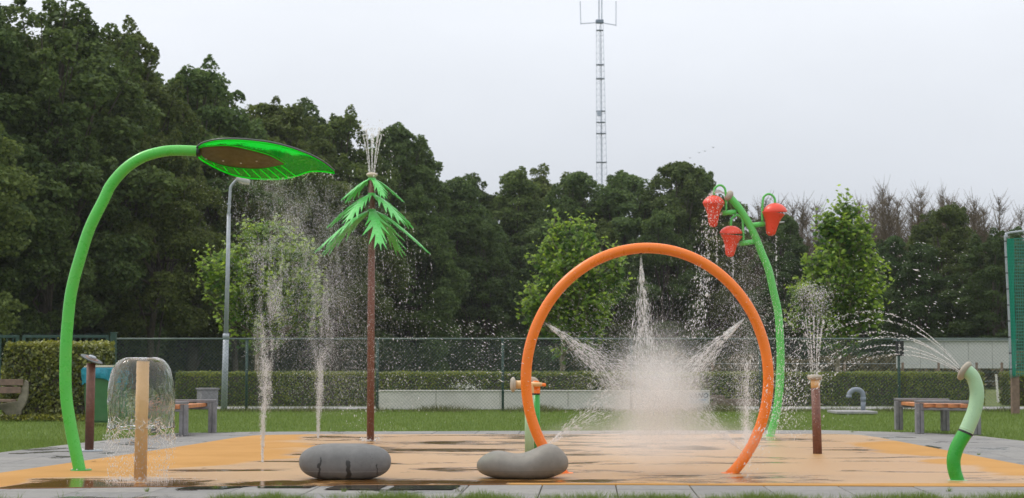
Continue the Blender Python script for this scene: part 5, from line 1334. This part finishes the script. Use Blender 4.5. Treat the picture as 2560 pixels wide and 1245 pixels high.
# ------------------------------------------------------------------ seat stones
def stonemat(name, base, streaks, x0=0, z0=0):
    m, t, b = mat_base(name); n = t.nodes.new; l = t.links.new
    co = n('ShaderNodeTexCoord').outputs['Object']; s = n('ShaderNodeSeparateXYZ'); l(co, s.inputs[0]); X, Z = s.outputs[0], s.outputs[2]
    sp = noise_node(t, co, 260, 3, .8); md_ = noise_node(t, co, 9, 6, .65); vo = n('ShaderNodeTexVoronoi'); vo.inputs['Scale'].default_value = 34; l(co, vo.inputs['Vector'])
    col = mixc(t, mrange(t, md_, .3, .7), tuple(c*.82 for c in base), tuple(c*1.15 for c in base))
    col = mixc(t, mrange(t, sp, .5, .78, 0, .6), col, tuple(c*.55 for c in base))
    col = mixc(t, mrange(t, sp, .42, .25, 0, .35), col, tuple(min(1, c*1.7) for c in base))
    if streaks:
        pit = math_(t, 'MULTIPLY', mrange(t, vo.outputs['Distance'], .16, .10), mrange(t, noise_node(t, co, 3.1, 3), .52, .62))
        col = mixc(t, pit, col, tuple(c*.35 for c in base))
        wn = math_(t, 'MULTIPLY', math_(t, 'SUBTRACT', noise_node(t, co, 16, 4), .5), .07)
        wet_and_low = None
        for (sx, sw, sz, slant) in streaks:
            dx = math_(t, 'ABSOLUTE', math_(t, 'ADD', math_(t, 'SUBTRACT', X, sx), math_(t, 'ADD', wn, math_(t, 'MULTIPLY', Z, slant))))
            wgt = math_(t, 'SUBTRACT', sw, math_(t, 'MULTIPLY', Z, sw*2.2))
            q = math_(t, 'MULTIPLY', math_(t, 'LESS_THAN', dx, wgt), mrange(t, Z, sz, sz-.02)); wet_and_low = q if wet_and_low is None else math_(t, 'MAXIMUM', wet_and_low, q)
        col = mixc(t, mrange(t, math_(t, 'ABSOLUTE', math_(t, 'SUBTRACT', Z, .100)), .003, .001, 0, .6), col, tuple(min(1, c*2.1) for c in base))
        low = mrange(t, math_(t, 'ADD', Z, wn), .045, .02); wet_and_low = math_(t, 'MAXIMUM', wet_and_low, low)  # darker band along the foot, joined to the wet streaks
        col = mixc(t, wet_and_low, col, tuple(c*.22 for c in base)); l(math_(t, 'SUBTRACT', .8, math_(t, 'MULTIPLY', wet_and_low, .45)), b.inputs['Roughness'])
    else:
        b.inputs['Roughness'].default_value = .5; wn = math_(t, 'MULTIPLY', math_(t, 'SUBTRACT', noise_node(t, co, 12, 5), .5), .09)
        col = mixc(t, mrange(t, math_(t, 'ADD', Z, wn), .055, .01), col, tuple(c*.38 for c in base))  # darker foot: dirt, with shading painted into the stone colour
        col = mixc(t, mrange(t, math_(t, 'ABSOLUTE', math_(t, 'SUBTRACT', Z, .098)), .0035, .001, 0, .5), col, tuple(c*.4 for c in base))
    l(col, b.inputs['Base Color'])
    bp = n('ShaderNodeBump'); bp.inputs['Distance'].default_value = .004; bp.inputs['Strength'].default_value = .35; l(sp, bp.inputs['Height']); l(bp.outputs[0], b.inputs['Normal'])
    return m
def stone(cx_, by_, hw_, topf, depth, mat, label, seam=.095):
    c = G(cx_, by_); Y = c.y+depth; s = mpp(Y); a = hw_*s; nu, nv = 96, 56; mb = MB()
    def se(v, e): return math.copysign(abs(v)**e, v)
    for j in range(nv+1):
        ph = -PI/2+PI*j/nv
        for i in range(nu):
            th = 2*PI*i/nu; cr_ = se(math.cos(ph), .72)
            x = a*cr_*se(math.cos(th), .92); y = depth*cr_*se(math.sin(th), .9); hz = topf(x/a)*s
            z = hz/2*(1+se(math.sin(ph), .86)) if True else 0
            k = 1.0
            if abs(z-seam) < .006: k = 1.004
            mb.v.append((x*k, y*k, z))
    for j in range(nv):
        for i in range(nu): mb.f.append([j*nu+i, j*nu+(i+1) % nu, (j+1)*nu+(i+1) % nu, (j+1)*nu+i])
    me = mb.mesh('seat_stone'); bm = bmesh.new(); bm.from_mesh(me); bmesh.ops.remove_doubles(bm, verts=bm.verts, dist=1e-4); bmesh.ops.recalc_face_normals(bm, faces=bm.faces); bm.to_mesh(me); bm.free()
    o = link('seat_stone', me, mat, smooth=True); o.location = (c.x, Y, -.004); tag(o, label, 'stone'); return o
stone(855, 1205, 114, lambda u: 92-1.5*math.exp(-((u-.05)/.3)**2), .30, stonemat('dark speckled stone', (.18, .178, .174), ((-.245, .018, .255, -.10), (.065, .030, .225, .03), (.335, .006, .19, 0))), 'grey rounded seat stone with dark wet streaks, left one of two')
def tf2(u): return 66+9*math.exp(-((u+.62)/.34)**2)+28*math.exp(-((u-.66)/.42)**2)-4*math.exp(-((u+.1)/.3)**2)
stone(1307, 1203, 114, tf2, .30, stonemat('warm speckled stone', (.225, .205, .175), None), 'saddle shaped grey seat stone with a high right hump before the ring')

# ------------------------------------------------------------------ water: sprays and drops
# floor jets under the leaf: narrow columns opening into fine spray
def plume(name, bx_, by_, ty_, xdrift, n, smax, label, spow=.95, base_s=2.0, r0=.0010, r1=.0022):
    b_ = G(bx_, by_); Y0 = b_.y; t = RNG.beta(1.6, 1.35, n)*1.15; py = by_+(ty_-by_)*t; sg = base_s+smax*t**spow
    dx = RNG.normal(size=n)*sg; dyp = RNG.normal(size=n)*sg*mpp(Y0); px = bx_+xdrift*t**1.3+dx
    cl = np.array([noise.noise(Vector((a*.085, b*.010, 0)))+.4*noise.noise(Vector((a*.03, b*.03, 7))) for a, b in zip(px, py)]); k = RNG.random(n) < np.clip(.55+1.5*cl, .06, 1)
    pos = PN(px, py, Y0+dyp)[k]; n = len(pos)
    drops(name, pos, np.c_[RNG.normal(0, .15, n), RNG.normal(0, .1, n), -np.ones(n)], RNG.uniform(r0, r1, n), RNG.uniform(1.2, 3.2, n), label)
plume('fine_spray', 656, 1158, 520, 40, 52000, 62, 'fine column of spray rising before the leftmost young tree', 1.7)
plume('fine_spray', 795, 1098, 540, 34, 52000, 60, 'fine column of spray rising left of the frond water tree', 1.7)
# solid cores of the jets
def core(name, pts, r, label, n=6000, s=2.2):
    o = None
    px = []; py = []
    for k in range(n):
        t = random.random()**1.4; a = pts[0]; b = pts[1]; px.append(a[0]+(b[0]-a[0])*t+random.gauss(0, s*(.5+1.8*t))); py.append(a[1]+(b[1]-a[1])*t)
    Y0 = G(*pts[0]).y; pos = PN(px, py, Y0+RNG.normal(0, .01, n)); drops(name, pos, np.c_[RNG.normal(0, .03, n), np.zeros(n), np.ones(n)], r*RNG.uniform(.6, 1.3, n), RNG.uniform(3, 9, n), label)
core('jet_core', ((656, 1158), (664, 860)), .0018, 'narrow white jet core of the left floor nozzle', 1100, 2.6)
core('jet_core', ((795, 1098), (803, 880)), .0020, 'narrow white jet core of the right floor nozzle', 900, 2.6)
core('jet_core', ((1864, 1135), (1868, 900)), .0020, 'thin floor jet inside the right leg of the orange ring', 800, 2.6)
# mist falling from the leaf, merging with the plumes
n = 15000; px = RNG.normal(725, 68, n); py = 445+RNG.beta(1.1, 1.8, n)*560
drops('leaf_rain', PN(px+(py-445)*.05, py, LY+RNG.normal(0, .25, n)), np.c_[RNG.normal(0, .2, n), np.zeros(n), -np.ones(n)], RNG.uniform(.0011, .0025, n), RNG.uniform(1, 2.2, n), 'fine rain falling from the tip half of the green leaf')
n = 22000; px = RNG.normal(845, 62, n); py = 560+RNG.beta(1.5, 1.5, n)*480; k = RNG.random(n) < 1.1; 
drops('drifting_spray', PN(px, py, 24.4+RNG.normal(0, .5, n))[k], np.c_[RNG.normal(0, .3, n), np.zeros(n), -np.ones(n)][k], RNG.uniform(.0012, .0026, n)[k], 1.8, 'pale spray drifting round the left side of the frond water tree')
# water dripping from the leaf edge
n = 240; px = RNG.uniform(640, 835, n); py = np.interp(px, [640, 690, 745, 780, 835], [448, 448, 440, 430, 433])+RNG.random(n)**2*14
drops('leaf_drip', PN(px, py, LY+.2), np.tile([0, 0, -1.], (n, 1)), .004, 1.2, 'row of drops hanging along the lower edge of the green leaf')

# jets on the frond tree
ps, dsr, rs2 = [], [], []
tO = np.array([tx, TY, zc+.03])
for k, (vx, vy, vz) in enumerate(((-.30, .1, 3.85), (-.24, -.2, 3.75), (-.05, .25, 3.6), (.06, -.22, 3.5), (.24, .15, 3.65), (.33, -.1, 3.8), (-.40, -.05, 3.55), (.42, .1, 3.6))):
    p_, d_, t_ = jet(tO+np.array([vx*.1, vy*.1, 0]), (vx, vy, vz), 200, 0.0, .24, .0018); ps.append(p_); dsr.append(d_); rs2.append(np.full(200, .0042))
    p_, d_, t_ = jet(tO, (vx, vy, vz), 34, .24, 1.05, .009); ps.append(p_); dsr.append(d_); rs2.append(RNG.uniform(.004, .0085, 34))
drops('tree_top_jets', np.concatenate(ps), np.concatenate(dsr), np.concatenate(rs2), 1.7, 'thin jets rising from the cap of the frond water tree and falling in drops')
ps = []
for tpt in tips:
    if tpt.y > TY+.45: continue
    m = 40; t = RNG.random(m)**.8*.45; ps.append(np.c_[tpt.x+RNG.normal(0, .006, m)+.15*t, tpt.y+RNG.normal(0, .006, m), tpt.z-g9*t*t/2-.1*t])
n = 900; px = RNG.normal(1010, 38, n); py = 600+RNG.random(n)*420; ps.append(PN(px, py, TY+RNG.normal(0, .3, n)))
n2 = 1300; px = RNG.normal(930, 60, n2); py = 560+RNG.random(n2)*530; ps.append(PN(px, py, TY+RNG.normal(0, .35, n2)))
pp_ = np.concatenate(ps); n = len(pp_)
drops('frond_drip', pp_, np.tile([0.02, 0, -1.], (n, 1)), RNG.uniform(.0018, .004, n), RNG.uniform(1, 3, n), 'loose drops dripping off the green fronds')
th = RNG.uniform(0, 2*PI, 260); rr_ = np.abs(RNG.normal(.09, .05, 260))
drops('pole_splash', np.c_[tx+np.cos(th)*rr_, TY+np.sin(th)*rr_, .012+np.abs(RNG.normal(0, .03, 260))], RNG.normal(size=(260, 3)), .006, 1.2, 'small splash at the foot of the frond water tree')

# ring sprays
def cone(name, k, ln, half, n, label, density_near=.4, target=None, sheet=.34):
    px, py = noz[k]; o = P(px, py, RY); tg = target or ctr; d = (tg-o); Ld = d.length*ln; d.normalize(); _, u, v = frame(d)
    s = (RNG.random(n)**.62)*Ld+.10; a = RNG.uniform(0, 2*PI, n); q = np.abs(RNG.normal(0, .50, n))+.45*RNG.random(n)**.5
    q = q
    q = q*math.tan(half)*(.95+.8*np.clip(s/Ld, 0, 1)**2)
    band = .5+.5*np.sin(s*52+RNG.normal(0, .5, n)); st = np.array([noise.noise(Vector((math.cos(b)*c*22, math.sin(b)*c*22, e*3.5))) for b, c, e in zip(a, q, s)]); kp = ((s > .45) | (RNG.random(n) < .35+.65*band)) & (RNG.random(n) < np.clip(.55+1.5*st, .08, 1)*np.clip(1.15-.75*s/Ld, .1, 1))
    D = np.array(d)[None]+np.array(u)[None]*(np.cos(a)*q)[:, None]+np.array(v)[None]*(np.sin(a)*q*.8)[:, None]
    pos = np.array(o)[None]+D*s[:, None]; pos[:, 2] -= .05*s*s; Dg = D.copy(); Dg[:, 2] -= .12*s
    drops(name, pos[kp], Dg[kp], RNG.uniform(.0008, .0017, n)[kp], RNG.uniform(5, 14, n)[kp], label)
    # smooth glassy sheet at the nozzle, breaking up into drops
    mb = MB(); na, ns = 40, 14
    for j in range(ns+1):
        ss = .006+sheet*j/ns; rad = math.tan(half)*ss*(1-.25*j/ns)+.003
        for i in range(na):
            an = 2*PI*i/na; wob = 1+.06*math.sin(an*5+j*1.4)*j/ns
            mb.v.append(tuple(o+d*ss*(1-.06*(math.sin(an*7)+1)*(j == ns))+(u*math.cos(an)+v*math.sin(an)*.8)*rad*wob))
    for j in range(ns):
        for i in range(na): mb.f.append([j*na+i, j*na+(i+1) % na, (j+1)*na+(i+1) % na, (j+1)*na+i])
    c_ = mb.build('spray_sheet', M['sheet'], smooth=True); tag(c_, 'glassy root of the ' + label, 'water')
cone('ring_spray', 'top', .95, math.radians(9.5), 13000, 'spray shooting down from the top of the orange ring', sheet=.30, target=P(1618, 1000, RY))
cone('ring_spray', 'left', .90, math.radians(13), 13000, 'spray shooting inward from the upper left of the orange ring', sheet=.20)
cone('ring_spray', 'right', .90, math.radians(12), 13000, 'spray shooting inward from the upper right of the orange ring', sheet=.30)
cone('ring_spray', 'bl', .85, math.radians(14), 7500, 'spray rising inward from the lower left of the orange ring', sheet=.22, target=P(1600, 935, RY))
cone('ring_spray', 'br', .85, math.radians(13), 7500, 'spray rising inward from the lower right of the orange ring', sheet=.18, target=P(1670, 960, RY))
n = 26000; r_ = np.abs(RNG.normal(0, 1, n)); a = RNG.uniform(0, 2*PI, n); px = 1642+RNG.normal(0, 62, n); py = 985+RNG.normal(0, 62, n)
pos = PN(px, py, RY+RNG.normal(0, .25, n)); dd = pos-np.array(ctr); dd[:, 2] -= .15
drops('centre_spray', pos, dd, RNG.uniform(.001, .0022, n), RNG.uniform(1.5, 5, n), 'dense pale burst of drops where the ring sprays meet')
n = 16000; px = 1630+RNG.normal(0, 125, n); py = 905+RNG.normal(0, 95, n); pos = PN(px, py, RY+RNG.normal(0, .4, n)); dd = pos-np.array(ctr)
drops('scattered_drops', pos, dd-np.array([0, 0, .3]), RNG.uniform(.0009, .0019, n), RNG.uniform(2, 6, n), 'scattered fine drops filling the inside of the orange ring')

# mist in the ring
def mistmat(name, dens, pw):
    m = bpy.data.materials.new(name); m.use_nodes = True; t = m.node_tree; t.nodes.clear(); n = t.nodes.new; l = t.links.new
    o = n('ShaderNodeOutputMaterial'); v = n('ShaderNodeVolumePrincipled'); l(v.outputs[0], o.inputs['Volume'])
    v.inputs['Color'].default_value = (.985, .965, .95, 1); v.inputs['Anisotropy'].default_value = .15
    co = n('ShaderNodeTexCoord').outputs['Object']; ln = n('ShaderNodeVectorMath'); ln.operation = 'LENGTH'; l(co, ln.inputs[0])
    f = math_(t, 'SUBTRACT', 1.0, ln.outputs['Value'], True); f = math_(t, 'POWER', f, pw)
    nz = mrange(t, noise_node(t, co, 2.6, 4, .55), .3, .7, .5, 1.5)
    l(math_(t, 'MULTIPLY', math_(t, 'MULTIPLY', f, nz), dens), v.inputs['Density']); return m
def mist(px, py, Y, rx, ry, rz, dens, pw, label):
    bm = bmesh.new(); bmesh.ops.create_icosphere(bm, subdivisions=4, radius=1); me = bpy.data.meshes.new('mist'); bm.to_mesh(me); bm.free()
    o = link('mist', me, mistmat('water mist', dens, pw)); o.location = P(px, py, Y); o.scale = (rx, ry, rz); tag(o, label, 'mist', kind='stuff'); return o
mist(1645, 1000, RY, .70, .7, 1.0, 4.0, 2.2, 'soft pale cloud of mist in the middle of the orange ring')
mist(1650, 1098, RY+.3, 1.6, 1.6, .30, .9, 1.5, 'low mist drifting over the wet pad under the ring')

# bucket flower water
ps = []; dsr = []; rs2 = []
bO = np.array(P(1815, 487, BYY))
for k in range(9):
    v_ = (-1.25+.3*RNG.random(), RNG.normal()*.12, .9+.4*RNG.random()); p_, d_, t_ = jet(bO, v_, 55, 0, .27, .0022); ps.append(p_); dsr.append(d_); rs2.append(np.full(55, .0045))
n = 230; px = RNG.normal(1784, 14, n); py = 492+RNG.random(n)*70; ps.append(PN(px, py, BYY-.18)); dsr.append(np.tile([-.1, 0, -1.], (n, 1))); rs2.append(RNG.uniform(.002, .0055, n))
n = 800; t = RNG.random(n); px = 1775-35*t+RNG.normal(0, 12, n); py = 545+300*t; ps.append(PN(px, py, BYY+RNG.normal(0, .12, n))); dsr.append(np.tile([-.12, 0, -1.], (n, 1))); rs2.append(RNG.uniform(.003, .007, n))
for (a, b) in ((1832, 643), (1940, 590), (1791, 568)):
    n = 110; t = RNG.random(n)**1.3; ps.append(PN(a+RNG.normal(0, 1.2, n)+t*2, b+t*130, BYY)); dsr.append(np.tile([0, 0, -1.], (n, 1))); rs2.append(RNG.uniform(.003, .006, n))
drops('bucket_water', np.concatenate(ps), np.concatenate(dsr), np.concatenate(rs2), 1.8, 'water splashing over the red buckets and falling in large drops')
n = 19000; t = RNG.beta(1.2, 1.6, n)*1.2; px = 1868+RNG.normal(0, 1, n)*(4+52*t**1.2)-12*t; py = 1130-470*t
drops('fine_spray', PN(px, py, RY+5.5+RNG.normal(0, .3, n)), np.c_[RNG.normal(0, .2, n), np.zeros(n), -np.ones(n)], RNG.uniform(.0014, .003, n), RNG.uniform(1.2, 3, n), 'tall spray behind the right side of the orange ring')

# fountain post
ps, dsr, rs2 = [], [], []; fO = np.array([p3.x, NY, p3.z+.03])
for k, (vx, vy) in enumerate(((-.34, .1), (-.27, -.2), (-.16, .25), (-.08, -.25), (.05, .3), (.12, -.2), (.22, .1), (.30, -.1), (-.45, 0), (.4, .05))):
    vz = 4.55+RNG.normal()*.12
    p_, d_, t_ = jet(fO+np.array([vx*.1, vy*.1, 0]), (vx, vy, vz), 170, 0, .2, .0022); ps.append(p_); dsr.append(d_); rs2.append(np.full(170, .0036))
    p_, d_, t_ = jet(fO, (vx, vy, vz), 190, .2, .62, .010); ps.append(p_); dsr.append(d_); rs2.append(RNG.uniform(.002, .0042, 190))
    p_, d_, t_ = jet(fO, (vx-.05, vy, vz), 150, .55, 1.1, .03); ps.append(p_); dsr.append(d_); rs2.append(RNG.uniform(.002, .0044, 150))
drops('fountain_jets', np.concatenate(ps), np.concatenate(dsr), np.concatenate(rs2), 1.7, 'bundle of thin jets rising from the short brown post and falling back')
n = 1500; px = RNG.normal(1965, 34, n); py = 780+RNG.random(n)*320
drops('falling_drops', PN(px, py, NY+RNG.normal(0, .4, n)), np.c_[np.full(n, -.25), np.zeros(n), -np.ones(n)], RNG.uniform(.0018, .0042, n), RNG.uniform(1.2, 3, n), 'loose drops falling between the orange ring and the short brown post')
# bent pipe arcs
ps, dsr, rs2 = [], [], []; hO = np.array(hc)+np.array(hn)*.036
for k, (vx, vy, vz) in enumerate(((-2.55, .5, 3.25), (-2.72, .2, 3.02), (-2.85, .4, 2.66), (-2.78, .1, 2.5), (-2.98, .45, 2.22), (-3.05, .1, 2.02), (-3.1, .35, 1.85))):
    o_ = hO+np.array([vx*.006-.0, vy*.08, (vz-2.5)*.05]); T_ = 1.0
    p_, d_, t_ = jet(o_, (vx, vy, vz), 300, 0, .15, .0010); ps.append(p_); dsr.append(d_); rs2.append(np.full(300, .0022))
    nb = 120; t0 = np.sort(RNG.random(nb)); p_, d_, t_ = jet(o_, (vx, vy, vz), 135, .15, .46, .0022); ps.append(p_); dsr.append(d_); rs2.append(RNG.uniform(.0019, .0032, 135))
    p_, d_, t_ = jet(o_, (vx, vy, vz), 150, .44, .78, .007); ps.append(p_); dsr.append(d_); rs2.append(RNG.uniform(.0018, .0036, 150))
drops('arching_jets', np.concatenate(ps), np.concatenate(dsr), np.concatenate(rs2), 2.4, 'thin jets arching left from the mushroom head of the bent pipe')
n = 260; px = RNG.uniform(2130, 2420, n); py = RNG.uniform(600, 830, n)
drops('stray_drops', PN(px, py, NY+RNG.normal(0, 1, n)), np.c_[np.ones(n), np.zeros(n), np.full(n, -.3)], .0032, 3, 'few stray drops blown right of the fountain post')
n = 700; px = RNG.normal(1200, 70, n); py = RNG.uniform(800, 960, n)
drops('stray_drops', PN(px, py, 19+RNG.normal(0, 1, n)), np.c_[np.ones(n), np.zeros(n), np.full(n, -.5)], .0022, 3, 'few stray drops blown left of the orange ring')
# small fallen leaves on the pad
for k, (px, py, lb) in enumerate(((510, 1173, 'small brown leaf lying on the dry orange rubber left of the stones'), (234, 1156, 'thin twig lying on the orange rubber right of the green pole'))):
    c = G(px, py); mb = MB(); mb.poly([(c.x-.03, c.y, .013), (c.x, c.y-.05, .016), (c.x+.035, c.y, .022), (c.x+.005, c.y+.05, .014)]); o = mb.build('fallen_leaf', M['oldwood']); tag(o, lb, 'leaf')
print('objects', len(bpy.data.objects))
# air: one closed box of thin even haze round camera and scene
hz = MB(); hz.box((0, 150, 38), (420, 340, 90)); hb_ = hz.build('haze', None)
hm = bpy.data.materials.new('thin haze'); hm.use_nodes = True; t = hm.node_tree; t.nodes.clear()
o_ = t.nodes.new('ShaderNodeOutputMaterial'); v_ = t.nodes.new('ShaderNodeVolumePrincipled'); v_.inputs['Color'].default_value = (.92, .95, 1, 1); v_.inputs['Density'].default_value = .00022
t.links.new(v_.outputs[0], o_.inputs['Volume']); hb_.data.materials.append(hm); tag(hb_, 'thin damp haze in the air over the splash pad and wood', 'haze', kind='stuff')
tot = 0
for me in bpy.data.meshes: tot += sum(max(0, 1) for p in ())+ (len(me.loops)-2*len(me.polygons))
print('TRIS', tot)
